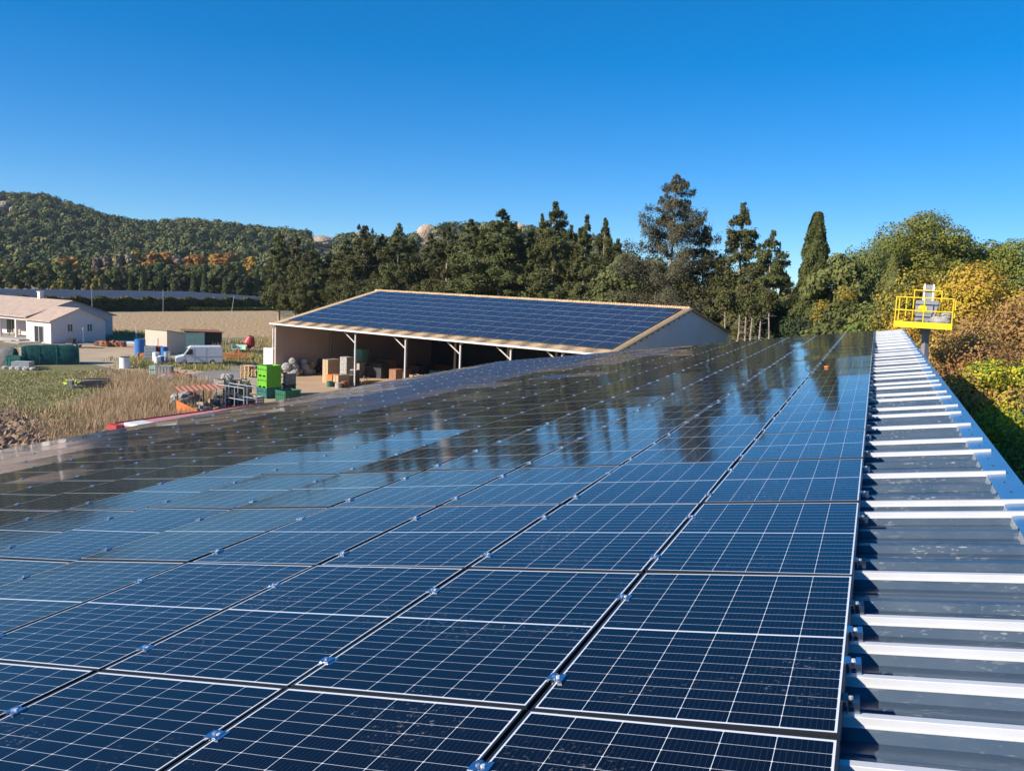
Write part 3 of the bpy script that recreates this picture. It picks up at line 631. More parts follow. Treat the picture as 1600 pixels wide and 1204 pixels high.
def broadleaf(h, r, seed, leaf=f_oliv, leaf2=None, nq=9000, base=.25, clumps=34, name='broadleaf_tree', size=.30, dome=1.0, shell=.65, bark=None, flat=.75, mix=.3, limbs=20, cs=(.20,.34)):
    """crown of many leafy clumps; base = height fraction where foliage starts"""
    rg = np.random.default_rng(seed); t_ = thing(name, 'x', 'tree'); hc = h*(1-base)
    trunk_mesh(h*.8, .02*h+.03, seed, .02, limbs, r*1.1, max(.05, base*.6), .95).build('trunk', bark or m_barkd, t_, smooth=True)
    d = rg.normal(size=(clumps,3)); d[:,2] = np.abs(d[:,2])*dome if dome > .9 else d[:,2]; d /= np.linalg.norm(d, axis=1, keepdims=True); rr = rg.uniform(.35,.88,clumps)**.6
    cr2 = rg.uniform(*cs,clumps)*min(r, hc/1.6)*(1.15 if 65 < clumps < 100 else 1)
    if dome > .9: Z0 = h*base; cc = np.c_[d[:,0]*rr*r*.86, d[:,1]*rr*r*.86, Z0+hc*.10+d[:,2]*rr*hc*.80]
    else: cc = np.c_[d[:,0]*rr*r*.86, d[:,1]*rr*r*.86, h*base+hc*.5+d[:,2]*rr*hc*.43]
    w = cr2**2; cnt = (w/w.sum()*nq).astype(int); C_, N_, M_ = [], [], []
    for k in range(clumps):
        c = cnt[k]; dd = rg.normal(size=(c,3)); dd /= np.linalg.norm(dd, axis=1, keepdims=True); rad = cr2[k]*(shell+(1.12-shell)*rg.random(c)**.5)*(1+.15*np.sin(dd[:,0]*6+k)*np.sin(dd[:,2]*6))
        C_.append(cc[k]+dd*rad[:,None]*np.array([1,1,flat])); N_.append(dd+np.array([0,0,.25])+rg.normal(0,.4,(c,3))); M_.append(((rg.random(c) < mix*(.4+1.2*rg.random())) if leaf2 else np.zeros(c)).astype(int))
    Cc = np.vstack(C_); zt_ = np.percentile(Cc[:,2], 99.8); Cc[:,2] *= h/zt_; quads('crown', Cc, np.vstack(N_), rg.uniform(.4,.8,len(Cc))*size, rg.uniform(.6,1.1,len(Cc))*size, [leaf]+([leaf2] if leaf2 else []), t_, mi=np.concatenate(M_) if leaf2 else None)
    return t_
PROTO = {}
def place(key, mk, hh, x, ytop, D, label, group=None, wscale=1.0, rz_=None, cat='tree', name=None, zb=0.0):
    """stand a tree with its tip at the given direction and distance"""
    if key not in PROTO: PROTO[key] = (mk(), hh, [True])
    src, h0, fresh = PROTO[key]
    if fresh[0]: o = src; fresh[0] = False
    else: o = copy_tree(src)
    q = atD(x, ytop, D); h = max(q.z-zb, 1.0); s_ = h/h0; o.location = (q.x, q.y, zb); o.scale = (s_*wscale, s_*wscale, s_); o.rotation_euler = (0,0,random.uniform(0,6.28) if rz_ is None else rz_)
    tag(o, label, cat, group); return o
CON = [('c1', lambda: conifer(20,3.3,11), 20), ('c2', lambda: conifer(20,3.0,12,bare=.2,ragged=.45), 20), ('c3', lambda: conifer(20,3.8,13,bare=.08,dens=1.4), 20), ('c4', lambda: conifer(20,2.6,14,bare=.1,ragged=.3,dens=1.1), 20), ('c5', lambda: conifer(20,4.2,15,bare=.22,ragged=.5,dens=1.2,top=.95), 20)]
con_list = [  # x, top y, distance, variant, width scale
 (437,364,185,1,.95),(463,367,182,0,.85),(487,381,178,4,.8),(516,392,180,2,.9),(541,374,172,4,1.0),(569,354,168,2,1.0),(598,366,170,0,.95),(624,350,160,2,.95),(645,372,166,1,.9),(673,366,160,2,.95),(701,352,155,0,1.0),(736,344,150,2,1.05),(765,352,155,1,.95),(787,327,145,4,1.2),(806,352,150,1,.9),
 (832,358,146,2,.9),(848,336,142,3,.7),(868,317,138,2,.9),(893,352,144,0,.8),(917,338,134,3,.85),(947,343,130,3,.9),(966,374,138,1,.75),
 (1103,355,112,0,.9),(1126,398,118,1,.8),(1140,410,110,4,.6),(1162,318,103,0,.85),(1187,382,110,3,.7),(1209,362,100,2,.8),(1228,425,104,1,.7)]
for k, (x, y, D, v, ws) in enumerate(con_list):
    key, mk, h0 = CON[v]; place(key, mk, h0, x, y, D, 'ragged dark conifer in the row behind the blue-roofed barn, %s from the left' % nth(k+1), 'conifers behind the barn', ws*1.36)
place('big', lambda: conifer(26,7.2,31,leaf=f_silv,bare=.16,ragged=.5,dens=1.5,nq=70000,droop=.08,size=.17,skirt=1.6), 26, 1058, 274, 112, 'tallest open branched conifer towering above the right end of the barn', None, 1.0)
place('bush', lambda: broadleaf(9,4.2,41,leaf=f_con,base=.05,nq=26000,dome=.5,clumps=54,size=.18,name='evergreen_tree'), 9, 990, 398, 122, 'rounded bushy evergreen left of the tallest conifer behind the barn', None, .9)
bx = [(478,440,178),(500,425,176),(528,430,174),(556,428,170),(583,436,172),(612,428,165),(641,430,160),(660,440,162),(688,424,158),(718,420,154),(752,424,150),(776,430,148),(803,418,148),(826,424,144),(856,412,142),(884,416,140),(905,424,138),(931,420,136),(958,424,132),(1022,428,124),(1046,438,118),(1078,430,114),(1100,436,112),(1122,444,108),(1150,452,106),(1186,456,104),(1218,450,102),(1240,444,96),(1256,448,92)]
bx = [(a, b_+3+7*((k*37) % 5)/4+(30 if a < 530 or 1110 < a < 1225 else 0), c+(8 if a < 530 or 1110 < a < 1225 else 0)) for k, (a, b_, c) in enumerate(bx)]
for k, (x, y, D) in enumerate(bx):
    place('und%d' % (k % 3), lambda: broadleaf(9,4.4,50+k,leaf=[f_con,f_dk,f_cyp][k % 3],base=.02,nq=24000,dome=.5,clumps=54,size=.18,name='evergreen_bush'), 9, x, y, D+3, 'dark bushy evergreen filling in under the conifers behind the barn, %s from the left' % nth(k+1), 'bushy evergreens under the conifers', 1.0, cat='bush')
place('cyp', lambda: cypress(17,1.75,61,nq=34000,size=.17), 17, 1279, 333, 86, 'tall dense columnar cypress standing alone right of the conifers', None, 1.0)
# leaning bare trunks
for k, (x, y, D, ln, hh, lab) in enumerate([(1137,470,93,-.17,9,'pale trunk with a thin tuft leaning left at the barn gable'),(1163,460,93,.0,9,'straight pale trunk with a thin top right of the barn gable'),(1184,466,92,.03,9,'pale thin topped trunk just left of the rightmost leaning one'),(1205,470,90,-.13,9,'rightmost pale trunk leaning away from the shaggy conifers'),(1150,474,93,.05,9,'thin trunk between the leaning one at the gable and the straight one'),(1173,478,92,-.04,9,'shortest thin trunk in the middle of the pale trunks')]):
    q = atD(x, 540, D); t_ = thing('thin_tree', lab, 'tree', (q.x, q.y, 0), 0, 'pale trunks right of the barn'); trunk_mesh(atD(x,y,D).z, .19, 70+k, ln*.4, 34, 3.0, .25, .98).build('trunk', m_bark, t_); rg_ = np.random.default_rng(900+k); n_ = 1500; ht_ = atD(x,y,D).z; zz = rg_.uniform(.90,1.10,n_)*ht_; rr_ = rg_.random(n_)**.6*(1.1-.5*np.abs(zz/ht_-1)/.1); aa = rg_.uniform(0,6.28,n_); quads('crown', np.c_[np.cos(aa)*rr_+ln*.4*zz, np.sin(aa)*rr_, zz], rg_.normal(size=(n_,3))+np.array([-.3,-.3,.5]), .06, .16, [f_con], t_)
# right-hand trees
GR = None
place('r1', lambda: broadleaf(15,6,81,leaf=f_oliv,base=.1,nq=34000,dome=.5,clumps=80,size=.15,shell=.45), 15, 1346, 384, 84, 'sparse olive green tree right of the tall cypress', None, .62)
place('r1b', lambda: broadleaf(14,4,82,leaf=f_oliv,base=.3,nq=5500,dome=.5,clumps=26,size=.26,shell=.4), 14, 1306, 398, 82, 'thin tree with sky showing through beside the tall cypress', None, .8)
place('cyp2', lambda: cypress(14,2.6,83,nq=36000,size=.15,pw=.8,leaf=f_oliv), 14, 1398, 398, 66, 'broad ivy green cypress behind the yellow lift basket', None, .95)
place('pin1', lambda: broadleaf(20,8.5,84,leaf=f_pine,base=.12,nq=130000,clumps=240,dome=1.0,size=.125,name='umbrella_pine',shell=.6,cs=(.12,.21)), 20, 1457, 339, 96, 'huge domed bright green pine above the yellow lift', None, 1.3)
place('pin2', lambda: broadleaf(17,6,85,leaf=f_pine,leaf2=f_oliv,base=.1,nq=80000,clumps=150,cs=(.14,.23),dome=1.0,size=.125,name='umbrella_pine',shell=.7), 17, 1372, 378, 92, 'smaller pine on the left shoulder of the huge domed pine', None, .9)
place('pin3', lambda: broadleaf(17,7,86,leaf=f_pine,base=.1,nq=90000,clumps=170,cs=(.13,.22),dome=1.0,size=.125,name='umbrella_pine',shell=.75), 17, 1588, 378, 92, 'green pine at the right edge of the photo behind the orange tree', None, 1.1)
place('pin2', None, 17, 1545, 396, 99, 'green pine between the huge domed pine and the right edge', None, .9)
place('ye1', lambda: broadleaf(12,3.4,87,leaf=f_yel,leaf2=f_oliv,base=.05,nq=42000,clumps=64,dome=.5,size=.10,shell=.4,bark=m_bark,mix=.45), 12, 1432, 424, 52, 'yellow green tree directly behind the lift basket', None, .9)
place('ye1', None, 12, 1475, 430, 54, 'yellow green tree just right of the lift mast', None, .8)
place('or1', lambda: broadleaf(12.5,3.6,88,leaf=f_ora,leaf2=f_yel,base=.05,nq=56000,clumps=80,dome=.5,size=.095,shell=.4,bark=m_bark,mix=.4), 12.5, 1538, 417, 50, 'glowing orange tree right of the yellow lift', None, 1.02)
place('or1', None, 12.5, 1420, 492, 46, 'low orange leaved tree under the left side of the lift basket', None, .85, rz_=2.1)
place('br1', lambda: broadleaf(9,4.2,89,leaf=f_brn,leaf2=f_ora,base=.02,nq=60000,clumps=80,dome=.5,size=.075,shell=.3,bark=m_bark,mix=.12,name='brown_shrub',limbs=90), 9, 1582, 468, 44, 'twiggy brown autumn tree in front of the orange tree', None, .95)
place('br1', None, 9, 1508, 512, 41, 'brown leaved shrub below the orange tree beside the roof ridge', None, .8, rz_=1.2, cat='bush')
place('or2', lambda: broadleaf(7,3.0,90,leaf=f_ora,leaf2=f_brn,base=.02,nq=30000,clumps=56,dome=.5,size=.08,shell=.35,bark=m_bark,mix=.5,name='orange_shrub',limbs=50), 7, 1472, 528, 42, 'orange brown shrub right under the yellow lift', None, 1.0, cat='bush')
place('br1', None, 9, 1556, 545, 37, 'large russet brown shrub filling the slope right of the ridge', None, .95, rz_=3.9, cat='bush')
place('ye2', lambda: broadleaf(6,2.0,91,leaf=f_yel,leaf2=f_grn,base=.05,nq=40000,clumps=44,dome=.5,size=.05,shell=.4,bark=m_bark,mix=.35,name='yellow_sapling'), 6, 1585, 566, 33, 'bright yellow leaved sapling at the right edge of the photo', None, 1.0)
place('gr1', lambda: broadleaf(5,2.6,92,leaf=f_grn,leaf2=f_oliv,base=.01,nq=80000,clumps=64,dome=.5,size=.042,shell=.4,name='green_shrub',mix=.4), 5, 1545, 606, 35, 'fresh green shrub below the russet one beside the ridge', None, 1.0, cat='bush')
place('gr1', None, 5, 1590, 612, 33, 'fresh green shrub under the yellow sapling', None, 1.0, rz_=2, cat='bush')
place('ye2', None, 6, 1583, 640, 27, 'low yellow leaved shrub nearest the roof ridge', None, .9, rz_=4, cat='bush')
place('or2', None, 7, 1520, 588, 33, 'russet shrub between the ridge and the green shrub', None, .8, rz_=4, cat='bush')
place('gr1', None, 5, 1566, 668, 28, 'dark green shrub in the shade of the building below the ridge', None, .9, rz_=5, cat='bush')
place('gr1', None, 5, 1612, 690, 24, 'green shrub at the lower right edge beyond the ridge', None, .9, rz_=3, cat='bush')
place('gr1', None, 5, 1630, 640, 30, 'green shrub partly cut by the right edge of the photo', None, 1.1, rz_=1, cat='bush')
# low green belt between the cypress and the lift at roof-edge level
for k, (x, y, D, key) in enumerate([(1300,500,70,'und0'),(1335,474,66,'und2'),(1368,480,62,'gr1b'),(1390,484,58,'gr1b'),(1262,498,76,'und1'),(1318,452,74,'ye1')]):
    place(key, lambda: broadleaf(8,3.6,95,leaf=f_oliv,leaf2=f_grn,base=.02,nq=20000,clumps=56,dome=.5,size=.16,shell=.5,name='green_shrub',mix=.4), 9 if key[:3] == 'und' else 12 if key == 'ye1' else 8, x, y, D, 'leafy bush between the tall cypress and the lift, %s from the left' % nth([4,0,1,2,3,5].index(k)+1 if False else sorted([1300,1335,1368,1390,1262,1318]).index(x)+1), 'leafy bushes beyond the far roof end', .9, cat='bush')

# ---- tree belt beyond the orchard net
tops = [430,424,428,419,426,431,422,427,418,425,429,421,424,428,420,427,423,430,425,421,428,424,419,426,422,429,424,427,421,425,430,423,426,420,428,424,429,422,426,425,430,424,427,429,426]
for k in range(45):
    x = -6+k*9.9+random.uniform(-2,2); kind = k % 5 in (1,3) and k > 12
    if kind: place('mcyp', lambda: cypress(9,1.1,101,nq=2200,size=.42,leaf=f_cyp), 9, x, tops[k]-1+random.uniform(-2,6), 300+random.uniform(-4,6), 'slim dark cypress in the belt beyond the orchard net, tree %s from the left' % nth(k+1), 'tree belt beyond the orchard net')
    else: place('mev%d' % (k % 3), lambda: broadleaf(9,3.2,102+k,leaf=[f_dk,f_cyp,f_con][k % 3],base=.0,nq=2600,clumps=26,dome=.5,size=.55,name='evergreen_tree',limbs=4), 9, x, tops[k]+random.uniform(-3,4), 304+random.uniform(-5,8), 'dark evergreen in the belt beyond the orchard net, tree %s from the left' % nth(k+1), 'tree belt beyond the orchard net')
aut = [(-5,402,f_ora,'orange'),(24,414,f_yel,'yellow'),(48,412,f_yel,'golden yellow'),(102,404,f_rust,'rusty red'),(116,402,f_ora,'bright orange'),(140,408,f_oliv,'olive'),(182,400,f_ora,'orange'),(196,396,f_tan,'greyish brown'),(211,393,f_ora,'tall orange'),(249,394,f_rust,'russet'),(276,401,f_tan,'bare brown'),(309,398,f_rust,'broad russet orange'),(333,398,f_ora,'broad golden orange'),(352,396,f_rust,'deep orange'),(362,406,f_rust,'small deep orange'),(394,401,f_ora,'pale orange'),(230,405,f_brn,'brown'),(160,402,f_tan,'grey brown')]
for k, (x, y, lf, nm) in enumerate(aut):
    place('au%s' % lf.name, lambda: broadleaf(14,5,120+k,leaf=lf,base=.05,nq=2600,clumps=26,dome=.5,size=.75,name='autumn_tree',limbs=4), 14, x, y, 415+random.uniform(-10,10), '%s autumn tree at the foot of the wooded hill, %s from the left' % (nm, nth(sorted(a[0] for a in aut).index(x)+1)), 'autumn trees at the foot of the hill', 1.15)
for k, x in enumerate(range(-20, 430, 20)):
    place('ft%d' % (k % 2), lambda: broadleaf(12,5,140+k,leaf=[f_oliv,f_cyp][k % 2],base=.0,nq=2400,clumps=24,dome=.5,size=.75,name='green_tree',limbs=4), 12, x+random.uniform(-5,5), 415+random.uniform(-6,6), 385, 'green tree at the foot of the hill, %s from the left' % nth(k+1), 'green trees at the foot of the hill', 1.1)
place('yb', lambda: broadleaf(6,3,160,leaf=f_yel,leaf2=f_oliv,base=.0,nq=2500,clumps=24,dome=.5,size=.5,mix=.7,name='yellow_bush',limbs=4), 6, 95, 436, 285, 'round yellow olive bush in front of the dark belt', None, 1.1, cat='bush')
place('yb2', lambda: cypress(4,.8,161,nq=900,size=.4,leaf=f_yel,name='yellow_sapling'), 4, 26, 446, 280, 'tiny bright yellow sapling at the edge of the orchard net')
place('yb', None, 6, 152, 432, 292, 'small orange olive bush in the dark belt', None, .7, cat='bush')
# lone skyline pines over the ledge
for k, (x, y, w) in enumerate([(561,350,1.1),(573,352,1.0),(582,356,.8)]):
    q = atD(x, y, 735); t_ = place('sky', lambda: broadleaf(14,6,170,leaf=f_dk,base=.45,nq=1500,clumps=14,dome=1.0,size=.9,name='skyline_pine',limbs=8), 14, x, y, 735, ['left umbrella shaped pine on the skyline ledge','middle umbrella shaped pine on the skyline ledge','smallest right pine on the skyline ledge'][k], 'pines on the skyline ledge', w*.55, zb=atD(x, y+17, 735).z)
# ================================================================ ORCHARD UNDER NETS
NF0, NF1 = at(-120,487.5), at(436,484); nd = (NF1-NF0).normalized(); nb_ = Vector((-nd.y, nd.x, 0)); NL = (NF1-NF0).length
m_net = bpy.data.materials.new('hail_net'); m_net.use_nodes = True; N = m_net.node_tree; b = N.nodes['Principled BSDF']; b.inputs['Base Color'].default_value = (.10,.125,.175,1); b.inputs['Roughness'].default_value = .6
b.inputs['Alpha'].default_value = .72
On = thing('orchard_net', 'pale grey hail netting stretched over the dark orchard', 'net', NF0, math.atan2(nd.y, nd.x))
q = MB(); nw = 42; NZ = 3.0
vs = []; NXX = int(NL/2.2)
for i in range(NXX+1):
    for j in range(0, 29):
        vs.append((i*NL/NXX, j*nw/28-.5, NZ+(.35 if (j % 2) else -.12)+random.uniform(-.05,.05)))
q.add(vs, [(i*29+j, (i+1)*29+j, (i+1)*29+j+1, i*29+j+1) for i in range(NXX) for j in range(28)]); q.build('net_sheet', m_net, On)
for i in range(0, 14):
    p = MB().tube((i*NL/13,-.6,0),(i*NL/13,-.6,NZ+.2),.035,n=6); p.build('net_pole', m_galv, On)
q = MB().tube((0,-.6,NZ+.05),(NL,-.6,NZ+.05),.03,n=4); q.build('net_cable', m_galv, On)
def hedge(name, P0_, P1_, wid, h, n, leaf, lab, cat, sz=.4):
    d = P1_-P0_; t = rng.random(n); w = rng.uniform(-.5,.5,n)*wid; z = rng.random(n)**.8*h*(1+.1*np.sin(t*d.length*1.1))
    Cc = np.c_[P0_.x+d.x*t-d.y/d.length*w, P0_.y+d.y*t+d.x/d.length*w, z]; Nv = rng.normal(size=(n,3))+np.array([0,-.6,.3]); o = quads(name, Cc, Nv, sz*.7, sz, [leaf]); return tag(o, lab, cat, kind='stuff')
a = NF0+nb_*-.2; b_ = NF1+nb_*-.2
hedge('orchard_rows', a, b_, 1.6, 2.95, 30000, f_con, 'dark rows of fruit trees under the pale hail netting', 'orchard')
hedge('hedge_plants', NF1-nd*30+nb_*-2, NF1+nd*20+nb_*-2, 2, .8, 2500, f_yel, 'yellowed weeds along the field edge left of the conifers', 'weeds', .3)
for k, (x, y0, y1, lab) in enumerate([(144,455,492,'thin upright pole at the field edge just right of the house roof'),(255,452,490,'thin upright pole at the field edge above the cream shed'),(362,462,487,'short slanting pole in front of the orchard net')]):
    p = at(x, y1, 0); h = atD(x, y0, p.y).z; o = MB().tube((0,0,0),(.6 if k == 2 else 0,0,h),.06,.04,n=6).build('field_pole', m_galv, loc=p); tag(o, lab, 'pole')

# ================================================================ HOUSE
HA = at(80,537); HB = at(165,533); hg = (HB-HA).normalized(); hrz = math.atan2(hg.y, hg.x)   # local x along the gable wall, local +y to the left-back
m_hw = mat('house_render', (.68,.62,.60), .85, 0, .04, .8); m_htile = mat('pale_house_tiles', (.56,.42,.32), .85, 0, .18, 1.2, .05, 5, col2=(.44,.32,.25))
Hs = thing('house', 'low white rendered house with pale tiled roofs and a columned veranda', 'house', HA, hrz)
GW = (HB-HA).length; EZ = 3.05; AZ = 4.55
q = MB(); q.prism([(0,0),(GW,0),(GW,EZ),(GW/2,AZ),(0,EZ)], 0, 5.38); q.build('wall', m_hw, Hs)
def small_win(x, z, w, h, wallY=0, axis='x', parent=Hs, depth=.10, side=-1):
    fr_ = MB(); gl = MB(); t = .06
    def bx_(mb_, a0, a1, z0_, z1_, d0, d1):
        if axis == 'x': mb_.box(a0, min(d0,d1), z0_, a1, max(d0,d1), z1_)
        else: mb_.box(min(d0,d1), a0, z0_, max(d0,d1), a1, z1_)
    s0 = wallY+side*.004; s1 = wallY+side*.06
    bx_(fr_, x-t, x, z-t, z+h+t, s0, s1); bx_(fr_, x+w, x+w+t, z-t, z+h+t, s0, s1); bx_(fr_, x, x+w, z+h, z+h+t, s0, s1); bx_(fr_, x, x+w, z-t, z, s0, s1); bx_(fr_, x+w/2-.03, x+w/2+.03, z, z+h, s0, s1)
    f = fr_.build('window', m_white, parent); bx_(gl, x, x+w/2-.03, z, z+h, s0, wallY+side*.02); bx_(gl, x+w/2+.03, x+w, z, z+h, s0, wallY+side*.02); gl.build('pane', m_glass, f)
    sl_ = MB(); bx_(sl_, x-.1, x+w+.1, z-t-.07, z-t, s0, wallY+side*.14); sl_.build('sill', m_hw, f); return f
small_win(2.35,1.55,.72,.95); small_win(5.25,1.5,.72,.95)
def roofp(name, x0,z0_,x1,z1_,y0,y1, th=.14): return MB().sheet((x0,y0,z0_),(x1,y0,z1_),(x1,y1,z1_),(x0,y1,z0_), th).build(name, m_htile, Hs)
roofp('roof_slope', -.35,EZ-.06,GW/2,AZ+.14,-.3,5.4); roofp('roof_slope', GW/2+.003,AZ+.14,GW+.35,EZ-.06,-.3,5.4)
# veranda wing (main body): long, ridge parallel, further left
MX0, MX1, MY0, MY1, MEZ, MAZ = 0.2, 13.2, 5.4, 32, 3.35, 5.45; mid_ = (MX0+MX1)/2
q = MB(); q.prism([(MX0+3.2,0),(MX1,0),(MX1,MEZ),(mid_,MAZ-.15),(MX0+3.2,MEZ+.9),(MX0+3.2,MEZ+.9)], MY0+.02, MY1); q.build('wall', m_hw, Hs)
q = MB(); q.prism([(MX0,2.75),(MX0+3.2,2.75),(MX0+3.2,MEZ+.75),(MX0,MEZ-.1)], MY0, MY0+.25); q.box(MX0,MY0,0,MX0+3.2,MY0+.25,2.75); q.build('wall', m_hw, Hs)
q = MB(); q.box(MX0-.02,MY0+.25,2.75,MX0+.28,MY1,3.28); q.build('veranda_beam', m_hw, Hs)
roofp('roof_slope', MX0-.45,MEZ-.05,mid_,MAZ,MY0-.35,MY1+.3); roofp('roof_slope', mid_+.003,MAZ,MX1+.45,MEZ-.05,MY0-.35,MY1+.3)
for k in range(6):
    y = MY0+2.6+k*3.7; q = MB(); q.box(MX0,y,.3,MX0+.3,y+.3,2.75); q.build('veranda_column', m_hw, Hs)
q = MB(); q.box(MX0-1.6,MY0-.6,0.004,MX0+3.2,MY1,.3); q.box(MX0-2.2,MY0+.2,.004,MX0-1.6,MY0+2.8,.15); q.build('terrace', m_conc, Hs)
for yy, w_ in ((8.2,1.8),(13.0,2.4),(17.5,1.2),(22,2.4)): small_win(yy,.35 if w_ > 1.5 else 1.2,w_,2.05 if w_ > 1.5 else 1.1, MX0+3.2,'y')
dr = small_win(1.6,.08,1.9,2.1,0,'y'); dr.name = 'glazed_door'
q = MB(); q.box(mid_-.3,12.2,MAZ-.25,mid_+.3,12.8,MAZ+.85); q.box(mid_-.38,12.12,MAZ+.85,mid_+.38,12.88,MAZ+.97); q.build('chimney', m_hw, Hs)
q = MB(); q.box(-3.2,2,-.1,-.1,5.2,.09); q.build('door_step', m_conc, Hs)
def clutter(name, lab, cat, x, y, parts, rz_=0, group=None, z=0):
    """a thing made of parts [(name, MB, mat)]; one part alone becomes the thing itself"""
    p = at(x, y, z) if not isinstance(x, Vector) else x
    if len(parts) == 1:
        o = parts[0][1].build(name, parts[0][2], loc=p); o.rotation_euler = (0,0,rz_); return tag(o, lab, cat, group)
    t_ = thing(name, lab, cat, p, rz_, group)
    for n_, mb_, mt in parts: mb_.build(n_, mt, t_)
    return t_
# terrace furniture
vf = Hs.matrix_basis if False else Matrix.LocRotScale(HA, Matrix.Rotation(hrz,3,'Z').to_quaternion(), None)
def hl_(x, y, z=0): return vf @ Vector((x, y, z))
q = MB(); q.box(-.8,-.4,.38,.8,.4,.45); q.box(-.8,.3,.45,.8,.4,.9); s2 = MB()
for sx in (-.75,.7):
    for sy in (-.38,.33): s2.box(sx,sy,0,sx+.06,sy+.06,.38)
clutter('garden_bench', 'wooden bench on the house veranda behind the second column', 'bench', hl_(1.6,10.6,.31), None, [('seat', q, m_wood), ('frame', s2, m_dark)], hrz-R(90))
q = MB().tube((0,0,.70),(0,0,.74),.5,n=16); s2 = MB().tube((0,0,0),(0,0,.70),.05)
clutter('garden_table', 'small round table on the veranda nearest the house corner', 'table', hl_(1.7,7.2,.31), None, [('table_top', q, m_wood), ('leg', s2, m_dark)], 0)

# ================================================================ TARP TUNNEL
m_tarp = mat('green_tarpaulin', (.015,.075,.055), .45, 0, .3, .8, .06, 2.5); m_tarp2 = mat('grey_netting_cover', (.26,.24,.21), .8, 0, .25, 1.5, .05, 3)
def tunnel(name, lab, A0, A1, r, h, m):
    d = (A1-A0); L_ = d.length; t_ = thing(name, lab, 'tunnel', A0, math.atan2(d.y, d.x)); q = MB(); n = 14; rows = 10; vs = []
    rr = random.Random(len(lab))
    for i in range(rows+1):
        for k in range(n+1):
            a = math.pi*k/n; j = 1+rr.uniform(-.03,.03); vs.append((L_*i/rows, -r*math.cos(a)*j*(1 if 0 < i < rows else .93), h*math.sin(a)*j*(1 if 0 < i < rows else .9)))
    q.add(vs, [(i*(n+1)+k, (i+1)*(n+1)+k, (i+1)*(n+1)+k+1, i*(n+1)+k+1) for i in range(rows) for k in range(n)])
    q.add([vs[rows*(n+1)+k] for k in range(n+1)], [tuple(range(n+1))]); q.build('cover', m, t_, smooth=True)
    for i in (0, 3, 6, 10):
        pts = [(L_*i/rows, -(r+.03)*math.cos(math.pi*k/n), (h+.03)*math.sin(math.pi*k/n)) for k in range(n+1)]; MB().path(pts, .025, 5).build('hoop', m_dgreen, t_)
    return t_
tunnel('tarp_tunnel', 'low arched tunnel under a dark green tarpaulin in front of the house', at(24,570)+Vector((0,1.2,0)), at(114,569)+Vector((0,1.2,0)), 1.45, 2.0, m_tarp)
tunnel('net_tunnel', 'grey net covered tunnel cut by the left edge of the photo', at(-60,570)+Vector((0,1.2,0)), at(14,571)+Vector((0,1.2,0)), 1.4, 1.9, m_tarp2)
def crate_mb(w, d, h, slats=4, t=.03):
    q = MB(); q.box(-w/2,-d/2,0,w/2,d/2,.04)
    for k in range(slats):
        z_ = .05+k*(h-.05)/slats; z2 = z_+(h-.05)/slats-.035
        q.box(-w/2,-d/2,z_,w/2,-d/2+t,z2); q.box(-w/2,d/2-t,z_,w/2,d/2,z2); q.box(-w/2,-d/2+t,z_,-w/2+t,d/2-t,z2); q.box(w/2-t,-d/2+t,z_,w/2,d/2-t,z2)
    for sx in (-1,1):
        for sy in (-1,1): q.box(sx*(w/2-.06)-.04,sy*(d/2-.06)-.04,0.04,sx*(w/2-.06)+.04,sy*(d/2-.06)+.04,h)
    return q
def bin_mb(w, d, h):
    q = MB(); t = .05
    q.box(-w/2,-d/2,.14,w/2,d/2,.19)
    for a in ((-w/2,-d/2,w/2,-d/2+t),(-w/2,d/2-t,w/2,d/2),(-w/2,-d/2+t,-w/2+t,d/2-t),(w/2-t,-d/2+t,w/2,d/2-t)): q.box(a[0],a[1],.19,a[2],a[3],h)
    q.box(-w/2-.03,-d/2-.03,h-.08,w/2+.03,-d/2,h); q.box(-w/2-.03,d/2,h-.08,w/2+.03,d/2+.03,h); q.box(-w/2-.03,-d/2,h-.08,-w/2,d/2,h); q.box(w/2,-d/2,h-.08,w/2+.03,d/2,h)
    for k in range(5):
        x = -w/2+w*(k+.5)/5; q.box(x-.02,-d/2-.022,.2,x+.02,-d/2,h-.08); q.box(x-.02,d/2,.2,x+.02,d/2+.022,h-.08)
        y = -d/2+d*(k+.5)/5; q.box(-w/2-.022,y-.02,.2,-w/2,y+.02,h-.08); q.box(w/2,y-.02,.2,w/2+.022,y+.02,h-.08)
    return q
def feet_mb(w, d):
    q = MB()
    for x in (-w/2,-.07,w/2-.14): q.box(x,-d/2,0,x+.14,d/2,.137)
    return q
def plastic_bin(p, m, lab, rz_=0, w=1.2, d=1.0, h=.79, grp=None):
    t_ = thing('harvest_bin', lab, 'bin', p, rz_, grp); bin_mb(w,d,h).build('bin_body', m, t_); feet_mb(w,d).build('skids', m, t_)
    q = MB()
    for k in range(4): x = -w/2+w*(k+.5)/4; q.box(x-.09,-d/2-.028,h*.62,x+.09,-d/2-.023,h*.70)
    for k in range(3): y = -d/2+d*(k+.5)/3; q.box(-w/2-.028,y-.09,h*.62,-w/2-.023,y+.09,h*.70)
    q.build('vent_slots', m_black, t_); return t_
tunp = at(40,573)
plastic_bin(at(24,574), m_teal, 'turquoise green crate in the mouth of the dark tarpaulin tunnel', .1, 1.4,1.0,1.2)
clutter('storage_box', 'low pale grey box in front of the dark tarpaulin tunnel', 'box', 36,577, [('box_body', crate_mb(1.7,1.1,.75,3), m_galv), ('lid', MB().box(-.88,-.58,.752,.88,.58,.80), m_conc)], .05)
clutter('stone_kerb', 'low row of pale stones at the left edge near the tunnel', 'stones', 8,577, [('stone_row', sum_mb if False else (lambda q: [q.blob((i*.7,random.uniform(-.1,.1),.15),(.35,.28,.22),i,2) for i in range(5)] and q)(MB()), m_conc)], 0)
